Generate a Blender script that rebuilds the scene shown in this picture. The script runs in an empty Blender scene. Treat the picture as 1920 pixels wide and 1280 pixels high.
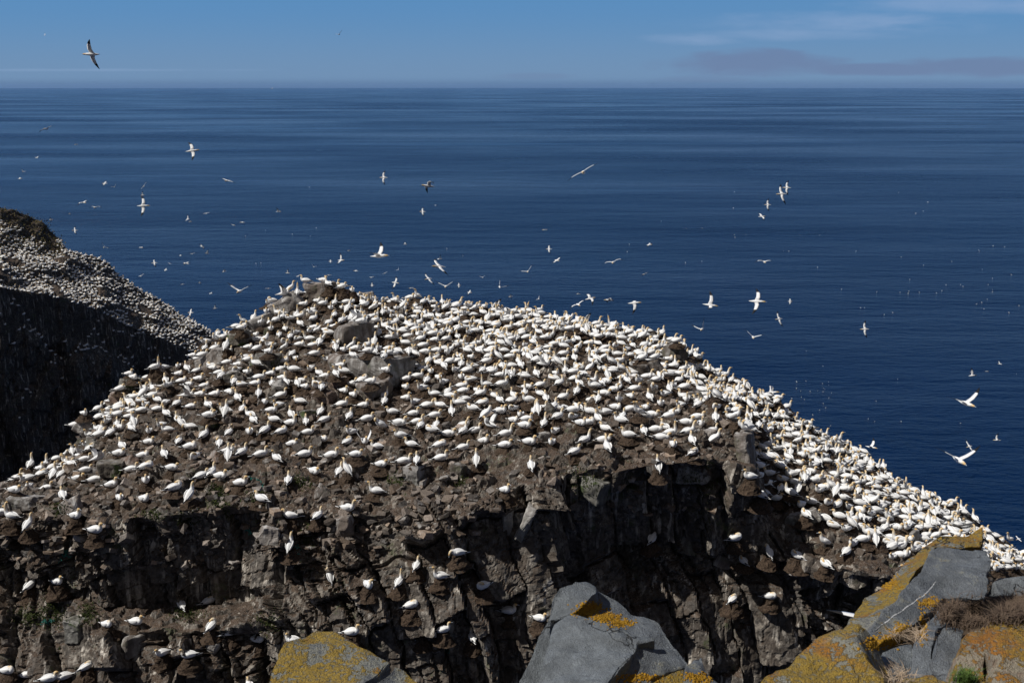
import bpy, bmesh, math, random
import numpy as np
from mathutils import Vector, Matrix
from mathutils.bvhtree import BVHTree

R = math.radians
sc = bpy.context.scene
col = sc.collection

# ------------------------------------------------------------------ camera
H0 = 80.0                       # the clifftop eye is 80 m above the sea
PITCH = R(14.4)
FPX = 1867.0
cam_d = bpy.data.cameras.new("camera")
cam_d.lens = 35.0
cam_d.sensor_width = 36.0
cam_d.clip_start = 0.1
cam_d.clip_end = 200000.0
cam_d.dof.use_dof = True
cam_d.dof.focus_distance = 38.0
cam_d.dof.aperture_fstop = 5.6
cam = bpy.data.objects.new("camera", cam_d)
col.objects.link(cam)
cam.location = (0, 0, H0)
cam.rotation_euler = (math.pi / 2 - PITCH, 0, 0)
sc.camera = cam

# ------------------------------------------------------------------ light and sky
SUN_EL, SUN_AZ = R(50), R(-104)      # azimuth measured clockwise from +Y (view direction): sun stands left, a little ahead
sun_dir = Vector((math.sin(SUN_AZ) * math.cos(SUN_EL), math.cos(SUN_AZ) * math.cos(SUN_EL), math.sin(SUN_EL)))
sun_d = bpy.data.lights.new("sun", 'SUN')
sun_d.energy = 4.5
sun_d.angle = R(0.5)
sun_d.color = (1.0, 0.965, 0.905)
sun = bpy.data.objects.new("sun", sun_d)
col.objects.link(sun)
sun.location = (-60, 20, 140)
sun.rotation_euler = sun_dir.to_track_quat('Z', 'Y').to_euler()

sc.view_settings.view_transform = 'Standard'
sc.view_settings.look = 'None'
sc.view_settings.exposure = 0.0
sc.view_settings.gamma = 1.0

world = bpy.data.worlds.new("World")
sc.world = world
world.use_nodes = True


class NT:
    """Small node-building helper."""
    def __init__(self, nt):
        self.nt = nt
        nt.nodes.clear()

    def n(self, t, **kw):
        nd = self.nt.nodes.new(t)
        for k, v in kw.items():
            setattr(nd, k, v)
        return nd

    def link(self, a, b):
        self.nt.links.new(a, b)

    def put(self, sock, v):
        if isinstance(v, bpy.types.NodeSocket):
            self.link(v, sock)
        elif v is not None:
            sock.default_value = v

    def math(self, op, a, b=None, c=None, clamp=False):
        nd = self.n('ShaderNodeMath', operation=op, use_clamp=clamp)
        self.put(nd.inputs[0], a)
        if b is not None: self.put(nd.inputs[1], b)
        if c is not None: self.put(nd.inputs[2], c)
        return nd.outputs[0]

    def mix(self, f, a, b, blend='MIX'):
        nd = self.n('ShaderNodeMix', data_type='RGBA', blend_type=blend)
        self.put(nd.inputs[0], f)
        self.put(nd.inputs[6], a if isinstance(a, bpy.types.NodeSocket) else tuple(a) + (1,) if len(a) == 3 else a)
        self.put(nd.inputs[7], b if isinstance(b, bpy.types.NodeSocket) else tuple(b) + (1,) if len(b) == 3 else b)
        return nd.outputs[2]

    def noise(self, vec, scale, detail=4, rough=0.55, dist=0.0, out=0):
        nd = self.n('ShaderNodeTexNoise')
        if vec is not None: self.link(vec, nd.inputs['Vector'])
        nd.inputs['Scale'].default_value = scale
        nd.inputs['Detail'].default_value = detail
        nd.inputs['Roughness'].default_value = rough
        nd.inputs['Distortion'].default_value = dist
        return nd.outputs[out]

    def voro(self, vec, scale, feature='F1', out='Distance', rnd=1.0):
        nd = self.n('ShaderNodeTexVoronoi', feature=feature)
        if vec is not None: self.link(vec, nd.inputs['Vector'])
        nd.inputs['Scale'].default_value = scale
        nd.inputs['Randomness'].default_value = rnd
        return nd.outputs[out]

    def mapping(self, vec, scale=(1, 1, 1), rot=(0, 0, 0), loc=(0, 0, 0)):
        nd = self.n('ShaderNodeMapping')
        self.link(vec, nd.inputs['Vector'])
        nd.inputs['Scale'].default_value = scale
        nd.inputs['Rotation'].default_value = rot
        nd.inputs['Location'].default_value = loc
        return nd.outputs[0]

    def step(self, v, lo, hi, a=0.0, b=1.0):
        nd = self.n('ShaderNodeMapRange', interpolation_type='SMOOTHSTEP')
        self.put(nd.inputs[0], v)
        nd.inputs[1].default_value = lo
        nd.inputs[2].default_value = hi
        nd.inputs[3].default_value = a
        nd.inputs[4].default_value = b
        return nd.outputs[0]

    def bump(self, h, strength=0.5, dist=0.05, normal=None):
        nd = self.n('ShaderNodeBump')
        nd.inputs['Strength'].default_value = strength
        nd.inputs['Distance'].default_value = dist
        self.link(h, nd.inputs['Height'])
        if normal is not None: self.link(normal, nd.inputs['Normal'])
        return nd.outputs[0]


def build_sky():
    t = NT(world.node_tree)
    sky = t.n('ShaderNodeTexSky', sky_type='NISHITA')
    sky.sun_disc = False
    sky.sun_elevation = SUN_EL
    sky.sun_rotation = SUN_AZ
    sky.altitude = 80
    sky.air_density = 1.0
    sky.dust_density = 0.35
    sky.ozone_density = 2.2
    tc = t.n('ShaderNodeTexCoord')
    sep = t.n('ShaderNodeSeparateXYZ')
    t.link(tc.outputs['Generated'], sep.inputs[0])
    X, Y, Z = sep.outputs
    # direction on a plane of bearing (x/y) and height (z/y): real bearings, far beyond the scene
    ys = t.math('MAXIMUM', Y, 0.05)
    ax = t.math('DIVIDE', X, ys)
    el = t.math('DIVIDE', Z, ys)
    front = t.step(Y, 0.3, 0.6)
    comb = t.n('ShaderNodeCombineXYZ')
    t.link(ax, comb.inputs[0])
    t.link(el, comb.inputs[1])
    p = comb.outputs[0]
    nlow = t.noise(t.mapping(p, (9, 42, 1)), 1.0, 5, 0.55)
    nfin = t.noise(t.mapping(p, (26, 90, 1)), 1.0, 4, 0.6)
    nn = t.math('ADD', t.math('MULTIPLY', t.math('SUBTRACT', nlow, 0.5), 1.9), t.math('MULTIPLY', t.math('SUBTRACT', nfin, 0.5), 0.9))

    def blob(cx, cy, rx, ry, soft=0.7, w=1.0):
        a = t.math('DIVIDE', t.math('SUBTRACT', ax, cx), rx)
        b = t.math('DIVIDE', t.math('SUBTRACT', el, cy), ry)
        d = t.math('ADD', t.math('MULTIPLY', a, a), t.math('MULTIPLY', b, b))
        v = t.math('ADD', t.math('SUBTRACT', 1.05, d), t.math('MULTIPLY', nn, w))
        return t.step(v, 0.0, soft)

    m = blob(.235, .0205, .105, .0145, 0.9)                       # dark fog bank over the horizon
    m = t.math('MAXIMUM', m, blob(.345, .0150, .11, .0070, 0.9))
    m = t.math('MAXIMUM', m, blob(.465, .0175, .11, .0120, 0.9))
    m = t.math('MAXIMUM', m, t.math('MULTIPLY', blob(.02, .0085, .055, .0045, 1.0), 0.45))
    m = t.math('MAXIMUM', m, t.math('MULTIPLY', blob(.19, .006, .06, .004, 1.0), 0.4))
    wis = t.math('MAXIMUM', blob(.33, .058, .17, .014, 1.6), blob(.17, .043, .06, .007, 1.6))
    wis = t.math('MAXIMUM', wis, blob(.45, .075, .18, .012, 1.6))
    wis = t.math('MAXIMUM', wis, t.math('MULTIPLY', blob(.28, .048, .12, .008, 1.6), 0.9))
    nst = t.noise(t.mapping(p, (7, 60, 1), (0, 0, 0.12)), 1.0, 5, 0.6)
    wis = t.math('MULTIPLY', wis, t.step(nst, 0.25, 0.5))
    # thin pale line of far haze cloud on the left
    lin = t.math('MULTIPLY', blob(-.42, .0145, .22, .0016, 1.2, 0.9), 0.4)
    base = t.mix(1.0, sky.outputs[0], (0.62, 0.80, 1.12), 'MULTIPLY')
    # sea air: pale on the horizon, clear blue above it
    low = t.mix(t.step(el, 0.0, 0.085), (1.75, 3.2, 5.5), (1.05, 2.95, 5.9))
    low = t.mix(t.step(el, -0.003, 0.009), (0.95, 1.95, 3.9), low)      # thick sea air right on the horizon
    base = t.mix(t.step(el, 0.06, 0.45, 0.88, 0.0), base, low)
    # unseen sky behind the camera turned neutral grey, added as fill light
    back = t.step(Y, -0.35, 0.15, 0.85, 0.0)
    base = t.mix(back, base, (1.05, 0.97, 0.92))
    top_fill = t.math('MULTIPLY', t.step(Z, 0.45, 0.85), t.step(t.noise(t.mapping(tc.outputs['Generated'], (2.2, 2.2, 2.2)), 1.0, 4, 0.55), 0.25, 0.7, 0.45, 1.0))  # neutral grey overhead, added out of view so the shade is less blue
    base = t.mix(top_fill, base, (1.4, 1.26, 1.18))
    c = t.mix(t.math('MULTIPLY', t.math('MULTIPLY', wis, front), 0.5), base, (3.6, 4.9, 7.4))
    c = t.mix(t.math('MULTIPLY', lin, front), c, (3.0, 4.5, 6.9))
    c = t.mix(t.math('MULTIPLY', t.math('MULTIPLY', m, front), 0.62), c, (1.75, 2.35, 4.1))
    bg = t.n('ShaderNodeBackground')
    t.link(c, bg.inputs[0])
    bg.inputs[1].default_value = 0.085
    out = t.n('ShaderNodeOutputWorld')
    t.link(bg.outputs[0], out.inputs[0])


build_sky()

# ------------------------------------------------------------------ small tools
CT, ST = math.cos(PITCH), math.sin(PITCH)


def ray(u, v):
    a, b = (u - 960.0) / FPX, -(v - 640.0) / FPX
    return Vector((a, CT + b * ST, -ST + b * CT))


def at(u, v, y):
    """World point seen at photo pixel (u, v), Y metres ahead."""
    d = ray(u, v)
    k = y / d.y
    return Vector((d.x * k, y, H0 + d.z * k))


def project(p):
    x, y, z = p[0], p[1], p[2] - H0
    dep = y * CT - z * ST
    up = y * ST + z * CT
    return 960 + FPX * x / dep, 640 - FPX * up / dep, dep


def tag(o, label=None, cat=None, group=None, kind=None):
    if label: o["label"] = label
    if cat: o["category"] = cat
    if group: o["group"] = group
    if kind: o["kind"] = kind
    return o


def mesh_obj(name, verts, faces, mat=None, smooth=False, parent=None, colors=None):
    me = bpy.data.meshes.new(name)
    me.from_pydata([tuple(map(float, v)) for v in verts], [], faces)
    if colors is not None:
        at_ = me.color_attributes.new("col", 'FLOAT_COLOR', 'POINT')
        at_.data.foreach_set("color", np.asarray(colors, dtype=np.float32).ravel())
    if smooth:
        me.polygons.foreach_set("use_smooth", [True] * len(me.polygons))
    me.update()
    o = bpy.data.objects.new(name, me)
    col.objects.link(o)
    if mat: me.materials.append(mat)
    if parent: o.parent = parent
    return o


def np_mesh(name, V, quads, mat=None, smooth=False, colors=None):
    """Fast mesh from numpy arrays (faces all of one size)."""
    me = bpy.data.meshes.new(name)
    V = np.asarray(V, np.float32)
    Q = np.asarray(quads, np.int32)
    me.vertices.add(len(V))
    me.vertices.foreach_set("co", V.ravel())
    me.loops.add(Q.size)
    me.loops.foreach_set("vertex_index", Q.ravel())
    me.polygons.add(len(Q))
    k = Q.shape[1]
    me.polygons.foreach_set("loop_start", np.arange(0, Q.size, k, dtype=np.int32))
    me.polygons.foreach_set("use_smooth", np.full(len(Q), smooth, dtype=bool))
    me.update(calc_edges=True)
    if colors is not None:
        a = me.color_attributes.new("col", 'FLOAT_COLOR', 'POINT')
        a.data.foreach_set("color", np.asarray(colors, np.float32).ravel())
    me.validate()
    o = bpy.data.objects.new(name, me)
    col.objects.link(o)
    if mat: me.materials.append(mat)
    return o


def h01(ix, iy, iz, seed):
    a = (ix.astype(np.int64) * 374761393 + iy.astype(np.int64) * 668265263 + iz.astype(np.int64) * 2147483647 + seed * 1274126177) & 0xFFFFFFFF
    a = ((a ^ (a >> 13)) * 1274126177) & 0xFFFFFFFF
    a = ((a ^ (a >> 16)) * 2246822519) & 0xFFFFFFFF
    a = a ^ (a >> 15)
    return (a & 0xFFFFFF) / float(0xFFFFFF)


def vnoise(P, seed=0):
    I = np.floor(P).astype(np.int64)
    F = P - I
    F = F * F * (3 - 2 * F)
    r = 0
    for dx in (0, 1):
        for dy in (0, 1):
            for dz in (0, 1):
                w = (F[:, 0] if dx else 1 - F[:, 0]) * (F[:, 1] if dy else 1 - F[:, 1]) * (F[:, 2] if dz else 1 - F[:, 2])
                r = r + w * h01(I[:, 0] + dx, I[:, 1] + dy, I[:, 2] + dz, seed)
    return r * 2 - 1


def fbm(P, octv=4, seed=0, gain=0.5):
    s, a = 0, 1.0
    for k in range(octv):
        s = s + a * vnoise(P * (2.03 ** k) + 17.3 * k, seed + k)
        a *= gain
    return s


def voronoi(P, seed=0):
    """F1, F2, three random numbers of the nearest cell, offset to its centre."""
    I = np.floor(P).astype(np.int64)
    n = len(P)
    f1 = np.full(n, 9.0); f2 = np.full(n, 9.0)
    idc = np.zeros((n, 3), np.int64); dl = np.zeros((n, 3))
    for dx in (-1, 0, 1):
        for dy in (-1, 0, 1):
            for dz in (-1, 0, 1):
                c = I + np.array([dx, dy, dz])
                q = np.stack([c[:, k] + 0.1 + 0.8 * h01(c[:, 0], c[:, 1], c[:, 2], seed + 11 * (k + 1)) for k in range(3)], 1)
                d = P - q
                dd = np.sqrt((d * d).sum(1))
                m = dd < f1
                f2 = np.where(m, f1, np.minimum(f2, dd))
                f1 = np.where(m, dd, f1)
                idc[m] = c[m]; dl[m] = d[m]
    rr = [h01(idc[:, 0], idc[:, 1], idc[:, 2], seed + 101 + 7 * k) for k in range(5)]
    return f1, f2, rr, dl


# ------------------------------------------------------------------ materials
def new_mat(name):
    m = bpy.data.materials.new(name)
    m.use_nodes = True
    return m, NT(m.node_tree)


def finish(t, color, rough=0.85, normal=None, spec=0.3):
    b = t.n('ShaderNodeBsdfPrincipled')
    t.put(b.inputs['Base Color'], color if isinstance(color, bpy.types.NodeSocket) else tuple(color) + (1,))
    t.put(b.inputs['Roughness'], rough)
    b.inputs['Specular IOR Level'].default_value = spec
    if normal is not None: t.link(normal, b.inputs['Normal'])
    o = t.n('ShaderNodeOutputMaterial')
    t.link(b.outputs[0], o.inputs[0])
    return b


def mat_cliff(name, soil=True, guano=1.0, dark=1.0):
    """Fractured brown-grey rock with guano streaks, moss on damp ledges and trodden peat on the flats."""
    m, t = new_mat(name)
    g = t.n('ShaderNodeNewGeometry')
    P = g.outputs['Position']
    sep = t.n('ShaderNodeSeparateXYZ')
    t.link(g.outputs['True Normal'], sep.inputs[0])
    nz = sep.outputs[2]
    n1 = t.noise(P, 0.8, 6, 0.6)
    n2 = t.noise(P, 5.0, 6, 0.65)
    n3 = t.noise(P, 22.0, 3, 0.6)
    cell = t.n('ShaderNodeTexVoronoi')
    t.link(t.mapping(P, (1.0, 1.0, 0.6)), cell.inputs['Vector'])
    cell.inputs['Scale'].default_value = 2.1
    sc_ = t.n('ShaderNodeSeparateColor')
    t.link(cell.outputs['Color'], sc_.inputs[0])
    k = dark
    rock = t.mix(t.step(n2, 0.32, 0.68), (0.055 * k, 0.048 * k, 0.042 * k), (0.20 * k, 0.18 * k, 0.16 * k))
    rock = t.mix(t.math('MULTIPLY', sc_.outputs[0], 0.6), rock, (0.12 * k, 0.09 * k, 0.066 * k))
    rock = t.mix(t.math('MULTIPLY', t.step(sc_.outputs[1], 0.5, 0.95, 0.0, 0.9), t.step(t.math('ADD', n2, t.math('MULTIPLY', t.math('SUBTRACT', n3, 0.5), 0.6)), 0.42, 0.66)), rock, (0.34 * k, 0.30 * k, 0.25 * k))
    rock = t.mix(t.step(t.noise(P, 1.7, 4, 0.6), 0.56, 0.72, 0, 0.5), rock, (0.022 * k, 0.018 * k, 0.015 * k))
    # white streaks that run down the faces
    st = t.noise(t.mapping(P, (3.2, 3.2, 0.22)), 1.0, 5, 0.62)
    st2 = t.noise(t.mapping(P, (9.0, 9.0, 0.5)), 1.0, 3, 0.6)
    patch = t.step(n1, 0.46, 0.62)
    gu = t.math('MULTIPLY', t.step(t.math('ADD', st, t.math('MULTIPLY', t.math('SUBTRACT', st2, 0.5), 0.4)), 0.53, 0.70), t.math('ADD', 0.42, patch))
    gu = t.math('MULTIPLY', gu, 0.95 * guano, clamp=True)
    rock = t.mix(gu, rock, (0.58, 0.53, 0.46))
    moss = t.math('MULTIPLY', t.step(t.noise(P, 0.9, 5, 0.65), 0.57, 0.66), t.step(n2, 0.42, 0.6))
    rock = t.mix(t.math('MULTIPLY', moss, 0.7), rock, (0.042, 0.06, 0.016))
    c = rock
    if soil:
        peat = t.mix(t.step(n2, 0.3, 0.7), (0.027, 0.017, 0.011), (0.088, 0.059, 0.04))
        peat = t.mix(t.step(n3, 0.55, 0.75, 0, 0.55), peat, (0.22, 0.18, 0.145))
        peat = t.mix(t.step(t.noise(P, 48.0, 2, 0.5), 0.56, 0.70, 0, 0.6), peat, (0.38, 0.35, 0.32))
        f = t.math('ADD', nz, t.math('MULTIPLY', t.math('SUBTRACT', n1, 0.5), 0.5))
        peat = t.mix(t.step(t.noise(P, 11.0, 4, 0.7), 0.60, 0.70, 0, 0.55), peat, (0.36, 0.33, 0.29))
        c = t.mix(t.step(f, 0.70, 0.86), rock, peat)
    hgt = t.math('ADD', n2, t.math('MULTIPLY', n3, 0.45))
    finish(t, c, 0.9, t.bump(hgt, 0.9, 0.06), 0.2)
    return m


def mat_boulder(name, base, guano=0.5, moss=0.25, seedv=0.0):
    m, t = new_mat(name)
    tc = t.n('ShaderNodeTexCoord')
    oi = t.n('ShaderNodeObjectInfo')
    add = t.n('ShaderNodeVectorMath', operation='ADD')
    t.link(tc.outputs['Object'], add.inputs[0])
    vm = t.n('ShaderNodeVectorMath', operation='SCALE')
    vm.inputs[0].default_value = (31, 17, 23)
    t.link(oi.outputs['Random'], vm.inputs['Scale'])
    t.link(vm.outputs[0], add.inputs[1])
    P = add.outputs[0]
    g = t.n('ShaderNodeNewGeometry')
    sep = t.n('ShaderNodeSeparateXYZ')
    t.link(g.outputs['Normal'], sep.inputs[0])
    nz = sep.outputs[2]
    n1 = t.noise(P, 2.2, 6, 0.62)
    n2 = t.noise(P, 9.0, 5, 0.65)
    b = np.array(base)
    c = t.mix(t.step(n1, 0.3, 0.7), tuple(b * 0.55), tuple(b * 1.2))
    c = t.mix(t.step(oi.outputs['Random'], 0.0, 1.0, 0.0, 0.35), c, (b[0] * 1.1, b[1] * 0.86, b[2] * 0.72))
    gu = t.math('MULTIPLY', t.step(t.noise(t.mapping(P, (4, 4, 0.7)), 1.0, 5, 0.65), 0.44, 0.66), t.step(nz, -0.2, 0.8, 0.35, 1.0))
    c = t.mix(t.math('MULTIPLY', gu, guano), c, (0.5, 0.49, 0.47))
    mo = t.math('MULTIPLY', t.step(t.noise(P, 1.6, 4, 0.6), 0.54, 0.62), t.step(nz, 0.3, 0.7, 1.0, 0.15))
    c = t.mix(t.math('MULTIPLY', mo, moss), c, (0.05, 0.075, 0.018))
    c = t.mix(t.step(n2, 0.6, 0.8, 0, 0.4), c, tuple(b * 0.3))
    finish(t, c, 0.88, t.bump(t.math('ADD', n1, t.math('MULTIPLY', n2, 0.5)), 0.7, 0.04), 0.25)
    return m


def mat_lichen(name, amount=0.5, stone=(0.17, 0.18, 0.19), scale=1.0, orange=0.5):
    """Slate with orange and yellow crusts of lichen."""
    m, t = new_mat(name)
    g = t.n('ShaderNodeNewGeometry')
    P = g.outputs['Position']
    n1 = t.noise(P, 1.6 * scale, 6, 0.62)
    n2 = t.noise(P, 7.0 * scale, 6, 0.7)
    n3 = t.noise(P, 42.0, 4, 0.65)
    n4 = t.noise(P, 130.0, 2, 0.5)
    s = np.array(stone)
    c = t.mix(t.step(n2, 0.3, 0.7), tuple(s * 0.6), tuple(s * 1.22))
    c = t.mix(t.step(n1, 0.38, 0.66, 0, 0.5), c, tuple(s * np.array((0.62, 0.6, 0.58))))
    c = t.mix(t.step(n4, 0.4, 0.62, 0, 0.55), c, tuple(s * 0.5))
    c = t.mix(t.step(n3, 0.62, 0.74, 0, 0.5), c, tuple(s * 1.9))
    # pale grey-green crust, then yellow, then orange in the middles
    v = t.math('ADD', t.math('MULTIPLY', n1, 0.75), t.math('ADD', t.math('MULTIPLY', n2, 0.42), t.math('MULTIPLY', n3, 0.22)))
    lo = 0.695 + (0.5 - amount) * 0.36
    c = t.mix(t.step(v, lo - 0.07, lo - 0.01, 0, 0.5), c, (0.30, 0.29, 0.22))
    sp = t.math('MULTIPLY', t.step(v, lo, lo + 0.022), t.step(n3, 0.34, 0.5, 0.35, 1.0))
    hue = t.step(t.noise(P, 3.3, 4, 0.6), 0.5 - 0.25 * (orange - 0.3), 0.75 - 0.25 * (orange - 0.3))
    lich = t.mix(hue, (0.31, 0.205, 0.028), (0.33, 0.128, 0.012))
    lich = t.mix(t.step(n4, 0.38, 0.66, 0, 0.6), lich, (0.12, 0.07, 0.012))
    c = t.mix(t.math('MULTIPLY', sp, 0.95), c, lich)
    cw = t.noise(t.mapping(P, (1.3, 1.3, 2.6), (0.3, 0.5, 0.2)), 1.1, 4, 0.5, 0.4)
    crack = t.step(t.math('ABSOLUTE', t.math('SUBTRACT', cw, 0.5)), 0.0, 0.006, 1.0, 0.0)
    crack = t.math('MULTIPLY', crack, t.step(t.noise(P, 1.3, 2, 0.5), 0.48, 0.56))
    c = t.mix(t.math('MULTIPLY', crack, 0.85), c, (0.02, 0.018, 0.016))
    c = t.mix(t.step(t.noise(t.mapping(P, (2.0, 5.0, 5.0), (0, 0.4, 0.6)), 1.0, 5, 0.7), 0.56, 0.72, 0, 0.4), c, tuple(s * 1.75))
    h = t.math('ADD', t.math('MULTIPLY', n2, 0.6), t.math('ADD', t.math('MULTIPLY', n3, 0.35), t.math('MULTIPLY', n4, 0.3)))
    h = t.math('SUBTRACT', t.math('ADD', h, t.math('MULTIPLY', sp, 0.2)), t.math('MULTIPLY', crack, 0.6))
    finish(t, c, 0.86, t.bump(h, 1.0, 0.05), 0.3)
    return m


def mat_plain(name, a, b, scale=8.0, rough=0.9, spec=0.2, bump=0.4):
    m, t = new_mat(name)
    tc = t.n('ShaderNodeTexCoord')
    n = t.noise(tc.outputs['Object'], scale, 4, 0.65)
    c = t.mix(t.step(n, 0.3, 0.7), a, b)
    finish(t, c, rough, t.bump(n, bump, 0.02) if bump else None, spec)
    return m


def mat_bird():
    m, t = new_mat("gannet_plumage")
    a = t.n('ShaderNodeAttribute', attribute_name="col")
    tc = t.n('ShaderNodeTexCoord')
    n = t.noise(tc.outputs['Object'], 26.0, 3, 0.6)
    c = t.mix(t.step(n, 0.35, 0.75, 0, 0.30), a.outputs['Color'], (0.5, 0.46, 0.40), 'MULTIPLY')
    finish(t, c, 0.7, None, 0.15)
    return m


def mat_water():
    m, t = new_mat("sea_water")
    g = t.n('ShaderNodeNewGeometry')
    P = g.outputs['Position']
    big = t.noise(t.mapping(P, (0.0011, 0.0034, 1), (0, 0, R(-8))), 1.0, 5, 0.6)
    slick = t.step(t.noise(t.mapping(P, (0.0006, 0.0048, 1), (0, 0, R(4))), 1.0, 4, 0.62, 0.6), 0.5, 0.7)
    w1 = t.noise(t.mapping(P, (0.11, 0.30, 1), (0, 0, R(14))), 1.0, 5, 0.62)
    w2 = t.noise(t.mapping(P, (0.016, 0.060, 1), (0, 0, R(9))), 1.0, 4, 0.55)
    w3 = t.noise(t.mapping(P, (0.45, 0.95, 1), (0, 0, R(20))), 1.0, 3, 0.6)
    w4 = t.noise(t.mapping(P, (0.0035, 0.016, 1), (0, 0, R(6))), 1.0, 4, 0.6)
    h = t.math('ADD', t.math('MULTIPLY', w1, 1.0), t.math('ADD', t.math('MULTIPLY', w2, 1.8), t.math('MULTIPLY', w3, 0.3)))
    h = t.math('ADD', h, t.math('MULTIPLY', w4, 3.0))
    bp = t.n('ShaderNodeBump')
    bp.inputs['Distance'].default_value = 2.6
    t.link(h, bp.inputs['Height'])
    t.link(t.math('MULTIPLY', t.math('SUBTRACT', 1.0, t.math('MULTIPLY', slick, 0.72)), t.step(big, 0.3, 0.7, 1.1, 0.45)), bp.inputs['Strength'])
    b = finish(t, (0.0002, 0.0100, 0.043), t.step(big, 0.3, 0.7, 0.30, 0.10), bp.outputs[0], 0.5)
    b.inputs['IOR'].default_value = 1.17      # seen through a polariser: part of the mirror light is gone
    return m

# ------------------------------------------------------------------ sea
def build_sea():
    # a fan of rings so that the near water has small faces and the far water reaches the horizon
    rs = [0, 120, 300, 700, 1500, 3500, 8000, 18000, 36000]
    n = 64
    V, F = [(0, 0, 0)], []
    for r in rs[1:]:
        for k in range(n):
            a = 2 * math.pi * k / n
            V.append((r * math.cos(a), r * math.sin(a), 0))
    for k in range(n):
        F.append((0, 1 + k, 1 + (k + 1) % n))
    for j in range(len(rs) - 2):
        for k in range(n):
            a, b = 1 + j * n + k, 1 + j * n + (k + 1) % n
            F.append((a, a + n, b + n, b))
    o = mesh_obj("sea", V, F, mat_water())
    tag(o, "deep blue open sea with low wind ripples reaching the horizon", "sea", kind="structure")


build_sea()

# ------------------------------------------------------------------ rock masses, lofted from columns of (photo row, metres ahead)
def loft(cols, counts, ustep, urange, back=(5.0, 5.5), smooth=4, foot=2.0):
    us = sorted(cols)
    nr = len(cols[us[0]])
    tab = np.array([[p for p in cols[u]] for u in us], float)      # (nu, nr, 2)
    U = np.arange(urange[0], urange[1] + 1, ustep, dtype=float)
    G = np.zeros((len(U), nr, 2))
    for r in range(nr):
        for k in range(2):
            G[:, r, k] = np.interp(U, us, tab[:, r, k])
    X = np.zeros((len(U), nr + 3, 3))
    for r in range(nr):
        a = (U - 960) / FPX
        b = -(G[:, r, 0] - 640) / FPX
        dy = CT + b * ST; dz = -ST + b * CT
        k = G[:, r, 1] / dy
        X[:, r + 1, 0] = a * k; X[:, r + 1, 1] = G[:, r, 1]; X[:, r + 1, 2] = H0 + dz * k
    X[:, 0] = X[:, 1] + np.array([0, -foot, 0]); X[:, 0, 2] = -2.0
    X[:, nr + 1] = X[:, nr] + np.array([0, back[0], -back[1]])
    X[:, nr + 2] = X[:, nr + 1] + np.array([0, back[0] * 1.3, 0]); X[:, nr + 2, 2] = -2.0
    rows = []
    rowid = []
    for r in range(nr + 2):
        c = counts[r]
        for j in range(c):
            f = j / c
            rows.append(X[:, r] * (1 - f) + X[:, r + 1] * f)
            rowid.append(r + f)
    rows.append(X[:, nr + 2]); rowid.append(nr + 2)
    M = np.stack(rows, 1)                                          # (nu, rows, 3)
    rowid = np.array(rowid)
    for _ in range(smooth):
        Q = M.copy()
        Q[:, 1:-1] = (M[:, :-2] + 2 * M[:, 1:-1] + M[:, 2:]) / 4
        Q[1:-1] = (Q[:-2] + 2 * Q[1:-1] + Q[2:]) / 4
        M = Q
    return U, M, rowid


def grid_normals(M):
    du = np.gradient(M, axis=0); dv = np.gradient(M, axis=1)
    N = np.cross(du, dv)
    N /= np.linalg.norm(N, axis=2, keepdims=True) + 1e-9
    return N


def grid_quads(nu, nv):
    i = np.arange(nu - 1)[:, None] * nv + np.arange(nv - 1)[None, :]
    return np.stack([i, i + nv, i + nv + 1, i + 1], -1).reshape(-1, 4)


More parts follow.
